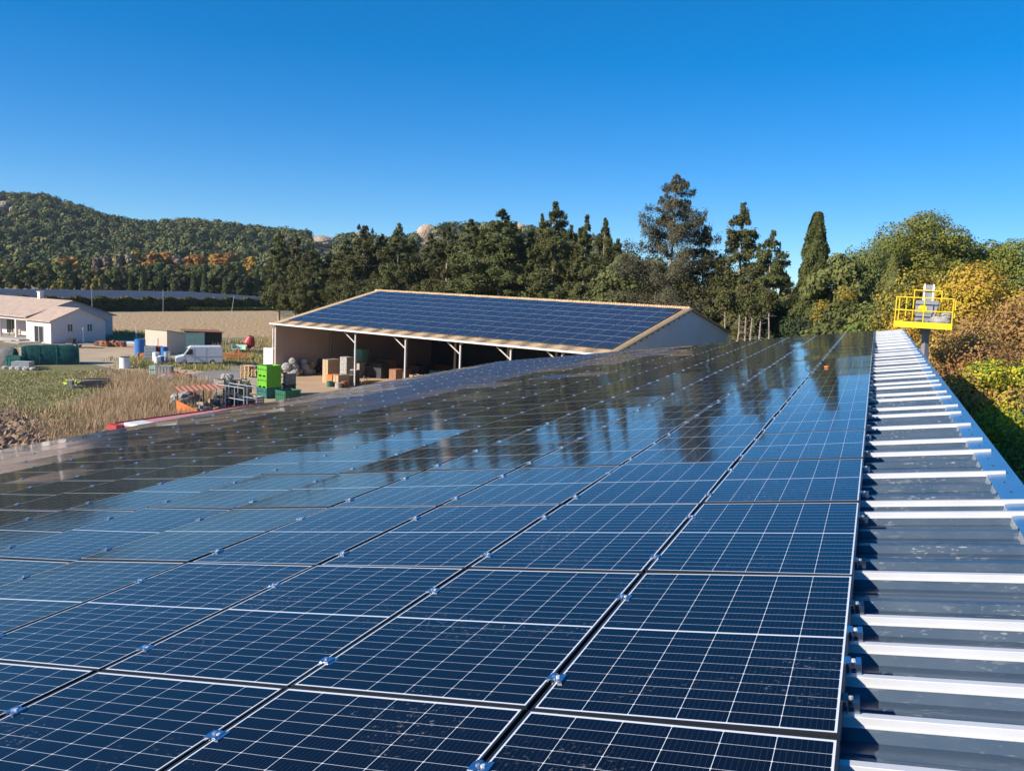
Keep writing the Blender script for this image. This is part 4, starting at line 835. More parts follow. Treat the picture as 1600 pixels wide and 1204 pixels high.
# things by the house
def wheel(mbt, mbr, x, y, r, w=.18, ax='y'):
    o = Vector((0,w/2,0)) if ax == 'y' else Vector((w/2,0,0)); c_ = Vector((x,y,r)); mbt.tube(c_-o, c_+o, r, n=18); mbr.tube(c_-o*1.06, c_+o*1.06, r*.55, n=14)
t1, r1 = MB(), MB(); wheel(t1,r1,-.6,.7,.32); wheel(t1,r1,-.6,-.7,.32); fr_ = MB(); fr_.box(-1.8,-.6,.45,1.6,.6,.55); fr_.tube((1.6,0,.48),(2.8,0,.45),.05); hb = MB(); hb.box(-1.7,-.55,.552,-.9,.55,1.15)
clutter('flat_trailer', 'small flat trailer parked at the gable wall of the house', 'trailer', 128,543, [('bed', fr_, m_woodg), ('tyre', t1, m_black), ('rim', r1, m_galv), ('toolbox', hb, m_dark)], .1)
q = MB(); [q.blob((random.uniform(-1.8,1.8),random.uniform(-.7,.7),.25),(random.uniform(.3,.7),random.uniform(.3,.5),random.uniform(.25,.6)),i,2,.25) for i in range(11)]
clutter('scrap_heap', 'heap of brown scrap and branches at the right corner of the house', 'heap', 170,541, [('heap', q, m_rust)], 0)
clutter('white_sheet', 'white sheets lying on the ground between the house and the cream shed', 'sheet', 196,536, [('sheet', MB().box(-1.5,-.5,0,1.2,.5,.28).box(.3,-1.1,0,2.3,-.5,.18), m_white)], .2)
clutter('grey_sheet', 'grey boards lying flat just right of the house scrap heap', 'boards', 181,541, [('boards', MB().box(-1.5,-.5,0,1.2,.5,.18), m_woodg)], .1)
def post_(x, y, h, lab, m=m_white):
    o = MB().tube((0,0,0),(0,0,h),.045,n=8).build('marker_post', m, loc=at(x,y)); tag(o, lab, 'post')
post_(130,537,2.2,'short white post against the gable wall under the second window'); post_(98,534,2.0,'thin grey post against the gable wall under the first window', m_galv); post_(213,534,2.2,'white post between the house and the cream shed')
# drums
def drum(x, y, m, lab, r=.3, h=.9, lid=None, name='drum', grp='drums in the yard'):
    q = MB().tube((0,0,0),(0,0,h),r,n=20)
    for z_ in (.02,h*.33,h*.66,h-.04): q.tube((0,0,z_),(0,0,z_+.03),r+.015,n=20)
    return clutter(name, lab, 'drum', x, y, [('drum_body', q, m), ('lid', MB().tube((0,0,h+.002),(0,0,h+.06),r*.96,n=20), lid or m)], 0, grp)
drum(219,555,m_blue,'tall blue drum left of the cream shed door', .62,1.9); drum(195,575,m_white,'white metal drum with dark lid standing alone in the yard', .52,1.15,m_dark)
drum(244,567,m_white,'white drum left of the red one by the cream shed',.38,1.15); drum(250,563,m_red,'red drum behind the white ones by the cream shed',.36,1.6); drum(257,564,m_blue,'blue drum behind the white ones nearest the van',.40,1.6); drum(252,569,m_blue,'low blue and white drum in front of the red drum',.33,.9,m_white); drum(246,571,m_white,'small white drum in front, nearest the meadow',.35,.9); drum(261,568,m_galv,'pale metal drum beside the van nose',.36,1.3)
q = crate_mb(1.2,1.0,1.15,5,.02); clutter('ibc_tank', 'pale caged water tank in front of the cream shed', 'tank', 236,563, [('tank', MB().box(-.55,-.45,.15,.55,.45,1.6), m_conc), ('cage', crate_mb(1.25,1.1,1.7,5,.02), m_galv)], .2)
q = MB(); [q.blob((random.uniform(-.8,.8),random.uniform(-.4,.4),.35),(.35,.3,.45),i,2,.25) for i in range(6)]; clutter('pot_heap', 'heap of brown pots between the blue drum and the caged tank', 'pots', 226,562, [('pots', q, m_rust)], 0)
# ---- cream shed
S0, S1, S2 = at(227,552), at(261,554), at(290,546); sd = (S1-S0); SW_ = sd.length; srz = math.atan2(sd.y, sd.x)
Sh = thing('garden_shed', 'plain cream rendered shed with flat mono pitch roof behind the drums', 'shed', S0, srz); SD = 4.4
m_shed = mat('shed_render', (.70,.60,.46), .85, 0, .04, 1); q = MB(); q.add([(0,0,0),(SW_,0,0),(SW_,SD,0),(0,SD,0),(0,0,3.05),(SW_,0,2.95),(SW_,SD,2.3),(0,SD,2.4)], [(0,3,2,1),(0,1,5,4),(1,2,6,5),(2,3,7,6),(3,0,4,7),(4,5,6,7)]); q.build('wall', m_shed, Sh)
MB().sheet((-.1,-.12,3.14),(SW_+.12,-.12,3.04),(SW_+.12,SD+.1,2.39),(-.1,SD+.1,2.49),.07).build('roof', m_woodg, Sh)
MB().box(.75,-.05,0,1.7,-.004,2.0).build('door', m_cream, Sh)
# ---- green container store
G0, G1, G2 = at(289,541), at(319,542), at(347,541); gd = (G1-G0); grz = math.atan2((G2-G0).y, (G2-G0).x)
Gs = thing('container_store', 'pale green corrugated store with a rusty flat roof and open dark bay', 'shed', G0, grz); GWd = (G1-G0).length; GL2 = (G2-G0).length
m_pg = mat('pale_green_sheet', (.55,.75,.60), .6, 0, .1, 2); q = MB(); n = 26; vs = []
for i in range(n*2+1): x = GWd*i/(n*2); vs += [(x, .05*(i % 2), 0), (x, .05*(i % 2), 1.9)]
q.add(vs, [(2*i, 2*i+2, 2*i+3, 2*i+1) for i in range(n*2)]); q.build('corrugated_wall', m_pg, Gs)
q = MB(); q.box(0,.06,0,.1,4.5,1.9).box(GL2-.1,.06,0,GL2,4.5,1.9).box(.1,4.4,0,GL2-.1,4.5,1.9).box(GWd+.02,.06,0,GWd+.12,4.4,1.9); q.build('wall', m_teal, Gs)
MB().sheet((-.15,-.2,2.12),(GL2+.15,-.2,2.0),(GL2+.15,4.6,2.0),(-.15,4.6,2.12),.09).build('roof', m_rust, Gs)
MB().box(GWd+.2,.10,0,GL2-.12,.18,1.85).build('bay_shade', mat('bay_shade_black',(.012,.02,.018),.6), Gs)  # dark sheet standing in for the shade inside the open bay
# ================================================================ WHITE VAN (nose to the left)
VA, VB = at(273,571.5), at(347,571.5); vd = (VB-VA); vrz = math.atan2(vd.y, vd.x); VL = vd.length
Vn = thing('delivery_van', 'old white panel van with a sloping nose parked behind the weeds', 'van', VA+Vector((0,.2,0)), vrz)
m_vw = mat('van_paint', (.66,.67,.68), .35, 0, .06, 1.5)
k_ = VL/5.2; prof_v = [(.02,.35),(.0,.75),(.12,.92),(.85,1.12),(1.42,1.95),(1.65,2.12),(5.05,2.16),(5.2,2.05),(5.2,.35)]
q = MB(); q.prism([(a*k_,b_) for a, b_ in prof_v], .0, 1.85); q.build('body', m_vw, Vn, bevel=.05)
q = MB(); q.add([(.90*k_,.2,1.16),(.90*k_,1.65,1.16),(1.40*k_,1.6,1.90),(1.40*k_,.25,1.90)], [(0,1,2,3)]); 
for v_ in range(4): x, y, z_ = q.v[v_]; q.v[v_] = (x-.025, y, z_+.018)
q.build('windscreen', m_glass, Vn)
q = MB(); q.add([(1.15*k_,-.012,1.25),(1.9*k_,-.012,1.25),(1.9*k_,-.012,1.85),(1.55*k_,-.012,1.85)], [(0,1,2,3)]); q.build('side_window', m_glass, Vn)
q = MB(); q.box(2.03*k_,-.010,.45,2.05*k_,-.002,2.0).box(3.35*k_,-.010,.45,3.37*k_,-.002,2.0).box(1.0*k_,-.010,.45,1.015*k_,-.002,1.15).box(2.03*k_,-.02,1.05,5.15*k_,-.002,1.08); q.build('panel_lines', m_galv, Vn)
q = MB(); q.box(-.06,.1,.32,.10,1.75,.5).box(-.03,.45,.6,.05,1.4,.8); q.build('bumper', m_dark, Vn)
for y in (.18,1.5): MB().box(-.035,y,.62,.03,y+.24,.82).build('headlight', m_alu, Vn)
MB().box(1.2*k_,-.22,1.25,1.3*k_,-.02,1.5).build('mirror', m_black, Vn)
for x in (.95,4.1):
    for y in (.10,1.75):
        a_, b2 = MB(), MB(); wheel(a_,b2,x*k_,y,.34,.2); w_ = MB().build('wheel', m_black, Vn) if False else a_.build('wheel', m_black, Vn); b2.build('rim', m_galv, w_)
# ================================================================ YARD MACHINERY
q = MB(); [q.tube((x,0,.1),(x+.35,0,.9),.05,n=5) for x in (0,.6,1.2,1.8,2.4)]; q.box(-.1,-.08,.75,3.0,.08,.9); q.box(.2,-.6,.45,2.6,-.5,.55); q.tube((1.2,0,.85),(1.6,.2,1.7),.06); q.tube((1.9,0,.85),(1.6,.2,1.7),.06); q2 = MB(); [q2.tube((x,-.55,.5),(x-.25,-.6,0),.04,n=5) for x in (.3,.9,1.5,2.1)]
clutter('cultivator', 'orange red tined cultivator standing right behind the van', 'cultivator', 350,563, [('frame', q, mat('faded_red',(.50,.11,.04),.6)), ('tines', q2, m_rust)], 0)
q = MB(); q.box(-.9,-.5,.55,.9,.5,.62); q.box(-.9,-.5,.62,-.85,.5,1.2).box(.85,-.5,.62,.9,.5,1.0).box(-.85,.45,.62,.85,.5,1.1); t1, r1 = MB(), MB(); wheel(t1,r1,0,.6,.3); wheel(t1,r1,0,-.6,.3)
clutter('small_cart', 'pale green open cart between the van and the red mixer', 'cart', 374,552, [('cart_body', q, m_pg), ('tyre', t1, m_black), ('rim', r1, m_galv)], .1)
q = MB().tube((0,0,1.0),(.25,0,1.75),.62,.34,n=16); q.tube((0,0,1.0),(-.15,0,.6),.62,.35,n=16); q2 = MB().tube((-.5,-.55,0),(-.1,-.6,1.1),.04).tube((.5,-.55,0),(.1,-.6,1.1),.04).tube((-.5,.55,0),(-.1,.6,1.1),.04).tube((.5,.55,0),(.1,.6,1.1),.04).tube((-.1,-.6,1.1),(-.1,.6,1.1),.05); t1 = MB(); wheel(t1,MB(),-.5,.6,.22,.08); wheel(t1,MB(),-.5,-.6,.22,.08)
o = clutter('cement_mixer', 'red cement mixer standing at the edge of the field', 'mixer', 389,551, [('drum', q, m_red), ('stand', q2, m_red), ('wheels', t1, m_black)], -.3); o.scale = (1.25,)*3
q = MB(); [q.blob((random.uniform(-3,3),random.uniform(-1,1),.1),(random.uniform(.3,.6),.4,random.uniform(.2,.35)),i,2,.2) for i in range(12)]; clutter('rubble', 'low line of grey rubble beside the farm track', 'rubble', 405,549, [('rubble', q, m_conc)], 0)
# grass-side junk
plastic_bin(at(243,587), m_pg, 'pale green crate at the edge of the dry weeds', .2,1.0,.9,1.0)
clutter('grey_bin', 'grey square bin half hidden in the dry weeds', 'bin', 257,589, [('bin_body', bin_mb(1.5,1.1,1.15), m_conc), ('skids', feet_mb(1.5,1.1), m_dark)], .15)
q = MB().blob((0,0,.35),(.9,.6,.55),3,3,.12); clutter('rubble_sack', 'white sack slumped among the dry weeds', 'sack', 261,599, [('sack', q, m_conc)], .4)
q = MB(); [q.tube((random.uniform(-1.5,1.5),random.uniform(-.4,.4),random.uniform(.1,.5)),(random.uniform(-1.5,1.5),random.uniform(-.4,.4),random.uniform(.1,.9)),.07,n=5) for _ in range(16)]; clutter('scrap_tubes', 'tangle of reddish scrap tubes beside the grey bin', 'scrap', 279,593, [('tubes', q, m_rust)], 0)
q = MB(); [q.add([(0,0,.1),(math.cos(a)*.25,math.sin(a)*.25,.5),(math.cos(a)*1.0,math.sin(a)*.6,random.uniform(.2,1.0)),(math.cos(a+.3)*.25,math.sin(a+.3)*.25,.3)], [(0,1,2,3)]) for a in [i*.48 for i in range(26)]]
clutter('yellow_plastic', 'crumpled bright yellow green plastic lying on the meadow', 'plastic', 115,606, [('plastic', q, mat('fluo_plastic',(.62,.72,.02),.5))], 0)
clutter('log_pile', 'dark covered log pile with a pale end on the meadow', 'log pile', 140,606, [('logs', (lambda q: [q.tube((-1.3,y_,z_),(1.5,y_+.3,z_+.05),.2,n=9) for y_, z_ in ((-.3,.2),(.1,.2),(.5,.2),(-.1,.55),(.3,.55))] and q)(MB()), m_woodg), ('tarp_cover', MB().add([(-.9,-.55,.35),(1.6,-.25,.4),(1.65,.2,.85),(-.8,0,.82),(-.8,.6,.4),(1.6,.85,.4)], [(0,1,2,3),(3,2,5,4)]), m_black), ('end_block', MB().box(-1.75,-.35,0,-1.32,.5,.7), m_conc)], .35)
clutter('paper_litter', 'small white scrap lying in the meadow grass', 'litter', 145,623, [('scrap', MB().box(-.45,-.15,0,.45,.15,.05), m_white)], .2)
# ================================================================ ORANGE LEAN-TO, RED TRAILER
L0, L1 = at(277,650), at(352,642)
ld = L1-L0; lrz = math.atan2(ld.y, ld.x); LL = ld.length
hl0 = atD(277,607,L0.y).z
Lt = thing('lean_to', 'small shelter with an orange corrugated roof on thin posts', 'shelter', L0, lrz); q = MB(); n = 9; vs = []
LD = 1.9
for i in range(n*8+1):
    x = LL*i/(n*8); z_ = .022*math.cos(i*math.pi/4); vs += [(x, 0, hl0-.25+z_), (x+.7, LD, hl0-.14+z_)]
q.add(vs, [(2*i, 2*i+2, 2*i+3, 2*i+1) for i in range(n*8)]); q.build('corrugated_roof', mat('orange_roof_sheet',(.50,.20,.11),.7,0,.12,3), Lt)
for x, y in ((.05,.1),(LL*.55,.1),(LL-.1,.1),(LL*.62,LD-.1),(LL-.1,LD-.1)): MB().tube((x,y,0),(x,y,hl0-.2),.045,n=6).build('post', m_rust, Lt)
o = MB().add([(0,-.02,0),(2.4,-.5,0),(2.3,-.5,.35),(0,0,1.25),(0,.06,0),(2.4,-.42,0),(2.3,-.42,.35),(0,.08,1.25)], [(0,1,2,3),(7,6,5,4),(0,4,5,1),(1,5,6,2),(2,6,7,3),(3,7,4,0)]).build('orange_board', m_orange, loc=L0+Vector((.05,-.3,0))); tag(o, 'orange triangular board leaning below the corrugated shelter', 'board')
rr = random.Random(4)
clutter('scrap_pile', 'jumble of dark and grey scrap stored under the orange shelter', 'scrap', L0+Vector((.6,.2,0)), None, [('scrap_piece', MB().box(a,b_,c,a+rr.uniform(.2,.5),b_+rr.uniform(.2,.6),c+rr.uniform(.1,.3), Matrix.Rotation(rr.uniform(-.5,.5),4,'Z')), rr.choice([m_dark,m_woodg,m_conc])) for a, b_, c in [(rr.uniform(.8,3.4),rr.uniform(-.2,1.8),rr.uniform(0,.6)) for _ in range(30)]], lrz)
q = MB().blob((2.0,1.8,.8),(1.2,.7,.6),9,3,.15); clutter('crumpled_netting', 'grey crumpled netting piled under the orange shelter roof', 'netting', L0+Vector((-.4,.4,0)), None, [('netting', q, m_fabric)], lrz)
# long red trailer roof just beyond the eave
T0 = at(168,662,2.7); T1 = at(372,634,2.7); td = T1-T0; trz = math.atan2(td.y, td.x); TL = td.length
Tr = thing('red_trailer', 'long red trailer with a flat pink weathered top parked along the eave', 'trailer', (T0.x,T0.y,0), trz)
m_pink = mat('weathered_red_sheet', (.58,.20,.21), .6, 0, .2, 1.5, col2=(.64,.30,.30))
q = MB().box(.45,-1.9,2.55,TL+2,.0,2.66); q.build('top_sheet', m_pink, Tr); MB().box(.45,.005,2.45,TL+2,.04,2.72).build('side_rail', m_red, Tr)
MB().box(0,-.7,2.4,.44,.08,2.68).build('front_frame', m_red, Tr); MB().box(.46,-1.75,2.665,1.5,-.7,2.80).build('white_cap', m_white, Tr)
MB().box(.45,-1.85,1.0,TL+2,-.05,1.15).build('chassis', m_dark, Tr)
for x in (.5,TL/2,TL+1.8):
    for y in (-1.85,-.15): MB().box(x,y,1.15,x+.1,y+.1,2.55).build('stake', m_red, Tr)
for x in (1.2,TL-.5):
    for y in (-1.7,-.25): a_, b2 = MB(), MB(); wheel(a_,b2,x,y,.5,.28); w_ = a_.build('wheel', m_black, Tr); b2.build('rim', m_red, w_)
# ================================================================ BINS AND CRATES
bz = .79; p0 = at(418,622); brz = rz+.02
for k, (m_, lab) in enumerate([(m_teal,'dark teal harvest bin at the bottom of the lime green stack'),(m_lime,'lime green harvest bin in the middle of the tall stack'),(m_lime,'lime green harvest bin topping the tall stack')]):
    plastic_bin(p0+Vector((0,.5,k*.94)), m_, lab, brz, 1.15,1.6,.93)
plastic_bin(at(450,627), m_dgreen, 'dark green harvest bin on the ground right of the lime stack', brz,1.2,1.7,1.0)
plastic_bin(p0+Vector((.9,2.6,0)), m_dark, 'black bin behind the lime stack, lowest of its pile', brz,1.2,1.2,.97); plastic_bin(p0+Vector((.9,2.6,.98)), m_woodg, 'brown grey bin piled behind the lime stack', brz,1.2,1.2,.97)
def stack(x, y, n, w, d, h, m, lab, rz_, sl_=4, off=0, grp=None, z0_=0, nm='wooden_crate', p=None):
    base = p if p is not None else at(x, y)
    for k in range(n):
        o = crate_mb(w,d,h-.02,sl_).build(nm, m, loc=base+Vector((random.uniform(-.04,.04),random.uniform(-.04,.04),z0_+k*h))); o.rotation_euler = (0,0,rz_+random.uniform(-.03,.03))
        tag(o, lab % nth(k+1), 'crate', grp)
stack(385,612,1,1.3,1.2,.9,m_woodg,'grey wooden crate behind the lime bins, %s from the ground',brz,5)
stack(402,613,2,1.3,1.2,.72,m_woodg,'grey wooden crate left of the lime bins, %s from the ground',brz,5)
pw_ = at(396,603)
def pallet_mb(w=1.2, d=1.0):
    q = MB(); [q.box(-w/2,-d/2+k*(d-.1)/5,.11,w/2,-d/2+k*(d-.1)/5+.1,.135) for k in range(6)]
    for x in (-w/2,-.05,w/2-.1):
        q.box(x,-d/2,0.0,x+.1,d/2,.022); [q.box(x,y,.022,x+.1,y+.12,.11) for y in (-d/2,-.06,d/2-.12)]
    return q
pz = pallet_mb()
po_ = None
for col_, (x, y) in enumerate(((389,601),(399,602))):
    for k in range(9 if col_ == 0 else 7):
        if po_ is None: po_ = pz.build('pallet', m_wood); o = po_
        else: o = po_.copy(); C.objects.link(o)
        o.location = at(x, y)+Vector((random.uniform(-.03,.03),0,.14*k+.6)); o.rotation_euler = (0,0,brz+random.uniform(-.04,.04))
        tag(o, 'pale wooden pallet in the %s stack behind the lime bins, %s from below' % ('left' if col_ == 0 else 'right', nth(k+1)), 'pallet', 'pallets behind the lime bins')
    stack(x, y, 1, 1.2,1.0,.6,m_dark,('dark low crate under the left pallets, %s layer' if col_ == 0 else 'dark low crate under the right pallets, %s layer'),brz,2)
stack(350,619,2,1.3,1.1,.75,m_woodg,'weathered crate at the left end of the crate group, %s from the ground',brz,5)
stack(364,619,1,1.3,1.1,.75,m_dark,'dark crate between two weathered crates, %s layer',brz,4)
stack(375,618,2,1.2,1.1,.7,m_woodg,'weathered crate behind the metal stillage, %s from the ground',brz,5)
stack(352,636,1,1.5,1.1,.85,m_dark,'black crate inside the metal stillage, %s layer',brz,4)
stack(373,637,1,2.3,1.3,.95,m_dark,'wide black slatted crate right of the metal stillage, %s layer',brz,5)
stack(393,634,1,1.5,1.3,.85,m_woodg,'pale weathered crate in front of the teal bin, %s layer',brz,4)
for k, (x, y) in enumerate(((352,608),(366,609))):
    q = MB(); rr = random.Random(k); [q.blob((rr.uniform(-.5,.5),rr.uniform(-.3,.3),.2),(.3,.25,.25),i,2,.25) for i in range(6)]
    clutter('scrap_load', ['grey scrap heaped on the leftmost weathered crates','grey scrap heaped on the crate next to the pallets'][k], 'scrap', at(x,619)+Vector((0,0,1.5 if k == 0 else .76)), None, [('scrap', q, m_conc)], 0)
q = MB(); w, d_, h = 3.2,1.2,2.0
for x in (0,w/3,2*w/3,w):
    for y in (0,d_): q.tube((x,y,0),(x,y,h),.04,n=5)
for z_ in (.25,h*.55,h):
    for y in (0,d_): q.tube((0,y,z_),(w,y,z_),.035,n=5)
    for x in (0,w): q.tube((x,0,z_),(x,d_,z_),.035,n=5)
clutter('metal_stillage', 'empty grey metal stillage frame standing before the dark crates', 'frame', at(338,640), None, [('frame', q, m_galv)], brz)
# white cabinet at the barn corner
p = B0.copy(); p.z = 0; dv = Vector((math.cos(rz), math.sin(rz), 0)); qv = Vector((-dv.y, dv.x, 0))
def BP(a, b_, z_=0): return Vector((B0.x, B0.y, 0))+dv*a+qv*b_+Vector((0,0,z_))
clutter('white_container', 'white upright container standing against the left end of the barn', 'container', BP(-1.0,.1), None, [('container_body', MB().box(-.7,0,0,.75,3,2.75), m_white), ('door_seams', MB().box(-.12,-.012,.1,-.09,-.002,2.65).box(.3,-.012,.1,.33,-.002,2.65), m_galv)], rz)
# ---- inside the barn
def BI(x, y, z=0): return at(x, y, z)
def sack_heap(x, y, lab, s_=1, m=m_fabric, seed=0):
    rr = random.Random(seed); q = MB(); [q.blob((rr.uniform(-.55,.55)*s_,rr.uniform(-.3,.3),.35*s_+.55*s_*(i > 2)),(.5*s_,.42*s_,.45*s_),i+seed,3,.07) for i in range(5)]; q.blob((.05*s_,0,1.45*s_),(.38*s_,.32*s_,.38*s_),seed+9,3,.07); clutter('sack_heap', lab, 'sacks', x, y, [('sacks', q, m)], 0)
sack_heap(456,587,'pile of bulging grey sacks at the left wall inside the barn',1.05,m_fabric,1); sack_heap(474,585,'pale and dark sacks heaped right of the bulging grey ones',.95,m_conc,2); sack_heap(487,584,'darker low sacks inside the barn beside the pale ones',.8,m_woodg,3); sack_heap(499,581,'dark bundles deep in the left bay of the barn',.8,m_dark,4)
def carton(x, y, w, d, h, m, lab, nm='box', zz=0, rz_=None):
    q = MB().box(-w/2,-d/2,0,w/2,d/2,h); q2 = MB().box(-w/2-.01,-d/2-.01,h+.001,w/2+.01,d/2+.01,h+.03); q2.box(-.04,-d/2-.012,.0,.04,-d/2-.002,h)
    clutter(nm, lab, 'box', at(x,y)+Vector((0,0,zz)), None, [('box_body', q, m), ('lid', q2, m_woodg if m is m_wood else m)], rz if rz_ is None else rz_)
m_faded = mat('faded_orange',(.30,.15,.09),.7,0,.2)
carton(517,597,.75,1.6,2.3,m_wood,'tall tan plywood box at the left of the sunlit goods')
carton(544,590,.95,1.5,2.2,m_fabric,'grey wrapped block behind the sunlit goods')
carton(560,587,1.5,1.0,1.5,m_conc,'pale grey plinth box under the green cabinet')
carton(563,587,1.3,1.0,1.35,mat('cabinet_green',(.12,.27,.20),.5),'grey green cabinet raised on a pale box between two posts','cabinet',1.55)
carton(521,602,.8,1.2,1.05,m_orange,'orange tub box low in front of the tall tan box'); carton(533,603,.7,1.5,1.1,m_wood,'tan carton among the sunlit goods'); carton(545,600,.9,.9,.9,m_woodg,'brown carton right of the tan carton')
drum(515,604,m_teal,'small green drum lying at the front of the goods',.3,.5,grp='drums in the barn'); drum(529,606,m_conc,'low pale tub at the front of the goods',.33,.45,grp='drums in the barn'); drum(538,605,m_rust,'rust brown tub at the front of the goods',.3,.55,grp='drums in the barn')
drum(554,599,m_dark,'black bin with a pale lid in front of the green cabinet',.5,1.35,m_conc,grp='drums in the barn')
sack_heap(524,592,'white bag on the goods beside the tan box',.45,m_white,6)
q = MB(); [q.tube((x,0,0),(x+.15,.5,1.0),.03,n=5) for x in (0,.5)]; q.box(0,.1,.5,.6,.2,.55); clutter('sawhorse', 'small wooden trestle leaning right of the black bin', 'trestle', 562,603, [('frame', q, m_wood)], rz)
carton(618,600,.9,1.0,1.5,m_faded,'faded orange machine box left of the second post'); carton(633,595,.9,.9,1.3,m_barkd,'brown box right of the second post')
stack(655,602,2,1.7,1.1,.55,m_wood,'pale wooden crate in the sun between the posts, %s from the ground',rz,4); stack(672,600,1,1.4,1.1,.5,m_wood,'pale low crate right of the sunlit crates, %s layer',rz,3)
plastic_bin(BI(688,598), m_dgreen, 'mid green bin in the shade behind the third post', rz,2.0,1.2,1.3)
for k, (x, y, m_, lab) in enumerate([(580,588,m_barkd,'dim brown crate stack right of the green cabinet'),(592,590,m_dark,'dim dark crate deep behind the goods'),(604,588,m_barkd,'dim crate left of the orange machine box'),(650,588,m_barkd,'dim brownish cupboard behind the sunlit crates'),(664,587,m_dark,'dim black cupboard beside the brownish one')]): carton(x,y,1.6,1.1,1.2+.35*(k % 3),m_,lab)  # gloom of the deep barn put into the dark colours of these goods
# ================================================================ BOOM LIFT
pb = atD(1441,512,37.4); LB = thing('boom_lift', 'yellow basket of a boom lift raised just past the far end of the roof', 'lift', (pb.x,pb.y,0), R(-32)); bz0 = pb.z; w2, d2 = 1.12, .9
q = MB(); q.box(-w2,0,bz0,w2,d2,bz0+.05); q.box(-w2,-.03,bz0-.02,w2,0,bz0+.24); q.box(-w2,d2,bz0-.02,w2,d2+.03,bz0+.24); q.box(-w2-.03,-.03,bz0-.02,-w2,d2+.03,bz0+.24); q.box(w2,-.03,bz0-.02,w2+.03,d2+.03,bz0+.24); q.build('platform', m_yellow, LB)
q = MB(); r_ = .026; zt = bz0+1.28
for z_ in (zt, bz0+.72):
    for a, b_ in (((-w2,0),(w2,0)),((w2,0),(w2,d2)),((-w2,d2),(-w2,0)),((w2,d2),(.55,d2)),((-.55,d2),(-w2,d2))): q.tube((*a,z_),(*b_,z_),r_)
for x, y in ((-w2,0),(w2,0),(-w2,d2),(w2,d2),(0,0),(-.55,d2),(.55,d2)): q.tube((x,y,bz0+.2),(x,y,zt),r_)
for a, b_ in (((-.55,d2,zt),(-.55,d2,zt+.32)),((.55,d2,zt),(.55,d2,zt+.32)),((-.55,d2,zt+.32),(.55,d2,zt+.32)),((-.8,d2-.25,zt),(-.8,d2-.25,bz0+.1))): q.tube(a,b_,r_)
q.build('guard_rail', m_yellow, LB)
m_gp = mat('grey_control_box', (.22,.23,.25), .5)
MB().prism([(-.42,bz0+.62),(.42,bz0+.62),(.50,bz0+1.17),(-.42,bz0+1.17)], .52, .84).build('control_box', m_gp, LB)
q = MB().tube((-.12,.515,bz0+.82),(-.12,.50,bz0+.82),.17,n=20).box(-.28,.50,bz0+.66,.0,.514,bz0+.80); q.build('yellow_disc', m_yellow, LB)
MB().box(-.38,.46,bz0+.24,.40,.84,bz0+.60).build('tool_tray', m_gp, LB)
q = MB(); q.box(-.22,d2+.06,bz0+1.1,-.14,d2+.16,bz0+1.88).box(.14,d2+.06,bz0+1.1,.22,d2+.16,bz0+1.88); q.build('jib_plates', m_white, LB)
q = MB(); q.box(-.12,d2+.08,bz0+.1,.12,d2+.30,bz0+1.85); q.box(-.2,d2+.1,bz0-.25,.2,d2+.5,bz0+.1); q.tube((0,d2+.3,bz0-.1),(.22,d2+.7,5.0),.15,.19,n=4); q.tube((.22,d2+.7,5.0),(.8,5.6,2.0),.20,.25,n=4); q.build('boom', m_gp, LB)
q = MB(); q.box(-1.1,4.0,.75,2.2,6.6,1.9); q.build('turret', m_yellow, LB); MB().box(-1.2,3.6,.4,2.4,7.0,.75).build('chassis', m_dark, LB)
for x in (-1.1,2.3):
    for y in (4.1,6.5): a_, b2 = MB(), MB(); wheel(a_,b2,x,y,.45,.32,'x'); w_ = a_.build('wheel', m_black, LB); b2.build('rim', m_yellow, w_)
q = MB().blob((.62,.38,bz0+.32),(.42,.26,.22),2,3,.12).blob((.85,.42,bz0+.52),(.24,.22,.18),3,3,.14); o = q.build('work_bag', m_fabric, smooth=True); o.matrix_world = Matrix.LocRotScale(LB.location, LB.rotation_euler.to_quaternion(), None); tag(o, 'grey cloth bag slumped in the right side of the lift basket', 'bag')
q = MB().blob((-.55,.3,bz0+.17),(.42,.2,.10),5,2,.2).blob((-.15,.25,bz0+.2),(.25,.2,.12),6,2,.2); o = q.build('tool_heap', m_dark); o.matrix_world = Matrix.LocRotScale(LB.location, LB.rotation_euler.to_quaternion(), None); tag(o, 'dark tools and cables lying on the left of the lift floor', 'tools')
# power line
pa = atD(1488,433,70); pc = atD(1900,421,62); Pl = thing('power_line', 'thin overhead wires crossing in front of the pines at the right', 'wires')
for dz in (0,-.55):
    pts = [pa.lerp(pc, t/10)+Vector((0,0,dz-1.0*math.sin(math.pi*t/10)*.5)) for t in range(11)]; MB().path(pts, .018, 4).build('wire', m_galv, Pl)
for p_ in (pc,): MB().tube((p_.x,p_.y,0),(p_.x,p_.y,p_.z+.6),.13,.09).build('pole', m_barkd, Pl)
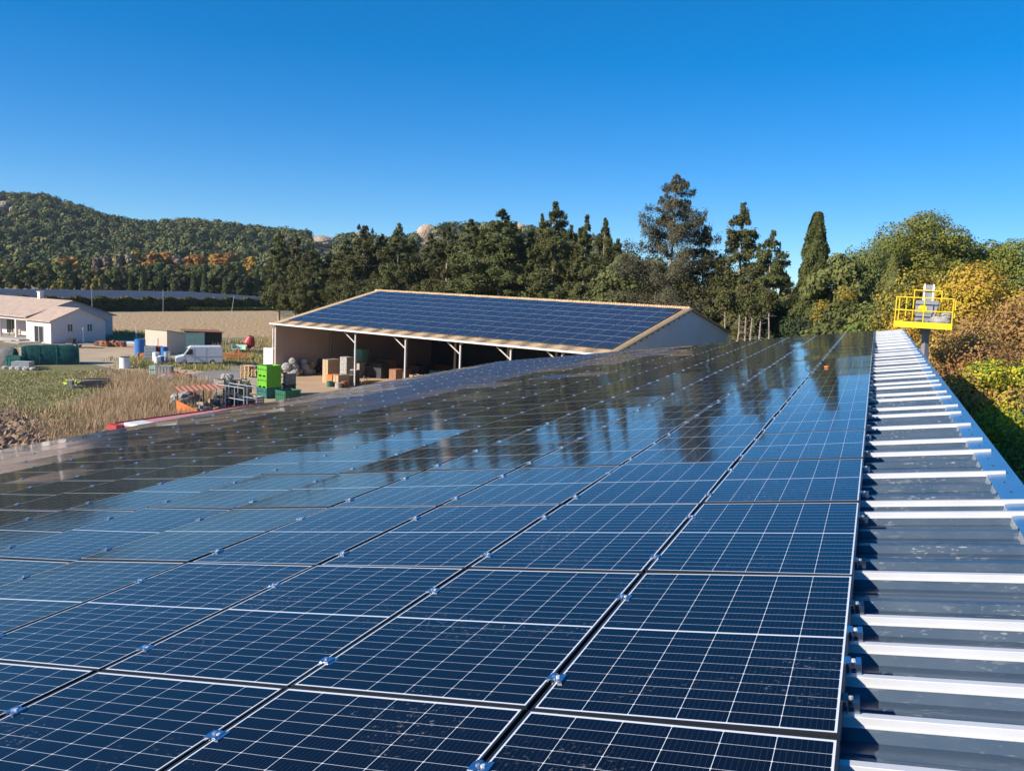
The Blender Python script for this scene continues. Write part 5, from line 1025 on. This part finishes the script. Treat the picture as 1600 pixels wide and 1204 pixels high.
# ================================================================ GRASS AND WEEDS
def blades(name, polys, n, h, w, m, lab, lean=.25, clump=0, mats2=None):
    """upright blades scattered in quads of ground given by pixel corners"""
    P = []
    per = n//len(polys)
    for pl in polys:
        a, b_, c, d = [np.array(at(*p)) for p in pl]; u_ = rng.random((per,1)); v_ = rng.random((per,1)); P.append((a*(1-u_)+b_*u_)*(1-v_)+(d*(1-u_)+c*u_)*v_)
    P = np.vstack(P)
    if clump:
        k = len(P)//clump; rng.shuffle(P); pat = np.sin(P[:,0]*.9+1.3*np.sin(P[:,1]*.5))*np.sin(P[:,1]*.8+P[:,0]*.3)+rng.normal(0,.5,len(P)); P = P[np.argsort(-pat)][:k*2]; rng.shuffle(P); k = len(P)//2; P = P[:k]+np.c_[rng.normal(0,1.3,(k,2)), np.zeros(k)]; P = np.repeat(P, clump, 0)+np.c_[rng.normal(0,.35,(k*clump,2)), np.zeros(k*clump)]
        hs = np.repeat(rng.uniform(.45,1.25,k), clump)
    else: hs = np.ones(len(P))
    n = len(P); hh = h*hs*rng.uniform(.5,1.2,n); a = rng.uniform(0,np.pi*2,n); ln = rng.normal(0,lean,(n,2))*hh[:,None]; wx = np.c_[np.cos(a),np.sin(a)]*w
    Vv = np.zeros((n,3,3)); Vv[:,0,:2] = P[:,:2]-wx; Vv[:,1,:2] = P[:,:2]+wx; Vv[:,2,:2] = P[:,:2]+ln; Vv[:,2,2] = hh
    me = bpy.data.meshes.new(name); me.vertices.add(3*n); me.vertices.foreach_set('co', Vv.ravel()); me.loops.add(3*n); me.loops.foreach_set('vertex_index', np.arange(3*n)); me.polygons.add(n)
    me.polygons.foreach_set('loop_start', np.arange(0,3*n,3)); me.polygons.foreach_set('loop_total', np.full(n,3))
    for x in (m if isinstance(m, list) else [m]): me.materials.append(x)
    if isinstance(m, list): me.polygons.foreach_set('material_index', rng.integers(0,len(m),n))
    me.update(calc_edges=True); o = bpy.data.objects.new(name, me); C.objects.link(o); return tag(o, lab, 'grass', kind='stuff')
g_straw = mat('straw_blades', (.66,.49,.29), .8, 0, .2, .35, col2=(.48,.34,.19), coord='World', trans=.2); g_grn = mat('grass_blades', (.14,.20,.035), .8, 0, .2, .8, col2=(.27,.27,.07), coord='World', trans=.2); g_brn = mat('dead_weed_stems', (.33,.22,.135), .85, 0, .2, .8, coord='World', trans=.1)
blades('meadow_grass', [((-40,582),(180,582),(230,650),(-40,640)),((-10,640),(220,640),(230,672),(100,690))], 30000, .17, .05, [g_grn,g_grn,g_straw], 'short green grass of the meadow before the house', .4, 8)
ground('dry_patch', [A(200,590),A(296,596),A(300,660),A(240,676),A(120,690),A(105,668),A(160,640)], .024, mat('straw_ground',(.34,.26,.155),.95,0,.2,.6,.05,4,col2=(.24,.19,.09),coord='World'), 1.2, 8)
blades('dry_weeds', [((205,592),(292,597),(278,668),(170,668)),((160,630),(275,600),(278,662),(130,672)),((215,600),(285,603),(280,640),(225,640)),((190,622),(270,605),(280,655),(185,660))], 52000, .95, .022, [g_straw,g_straw,g_brn], 'tall straw coloured weeds between the meadow and the orange shelter', .22, 14)
blades('dry_grass_fringe', [((-40,630),(60,638),(150,690),(90,694)),((120,655),(250,655),(240,672),(120,690)),((180,580),(270,590),(262,604),(190,600))], 14000, .35, .04, [g_straw,g_brn], 'short dry grass along the tilled earth', .4, 6)
blades('verge_grass', [((268,575),(345,577),(440,556),(350,563)),((225,560),(270,566),(275,577),(200,572)),((346,556),(425,546),(425,550),(360,560))], 13000, .45, .05, [g_grn,g_grn,g_straw], 'green grass verge in front of the white van', .35, 8)
blades('field_weeds', [((345,540),(430,528),(430,540),(350,552)),((166,520),(220,522),(220,530),(166,530))], 6000, .7, .05, [g_straw,g_grn], 'weeds at the near edge of the tilled field', .3, 8)
# keep walls off the ground sheets etc.


# ---- thin distant air
hz = MB().box(-1300,-60,-2,700,1300,130)
m_hz = bpy.data.materials.new('haze'); m_hz.use_nodes = True; N = m_hz.node_tree; N.nodes.remove(N.nodes['Principled BSDF'])
pv = N.nodes.new('ShaderNodeVolumePrincipled'); pv.inputs['Color'].default_value = (.75,.85,1,1); pv.inputs['Density'].default_value = .00008; pv.inputs['Anisotropy'].default_value = .2
N.links.new(pv.outputs[0], N.nodes['Material Output'].inputs['Volume'])
o = hz.build('haze', m_hz); tag(o, 'thin blue air over the plain and the hills', 'haze', kind='stuff')
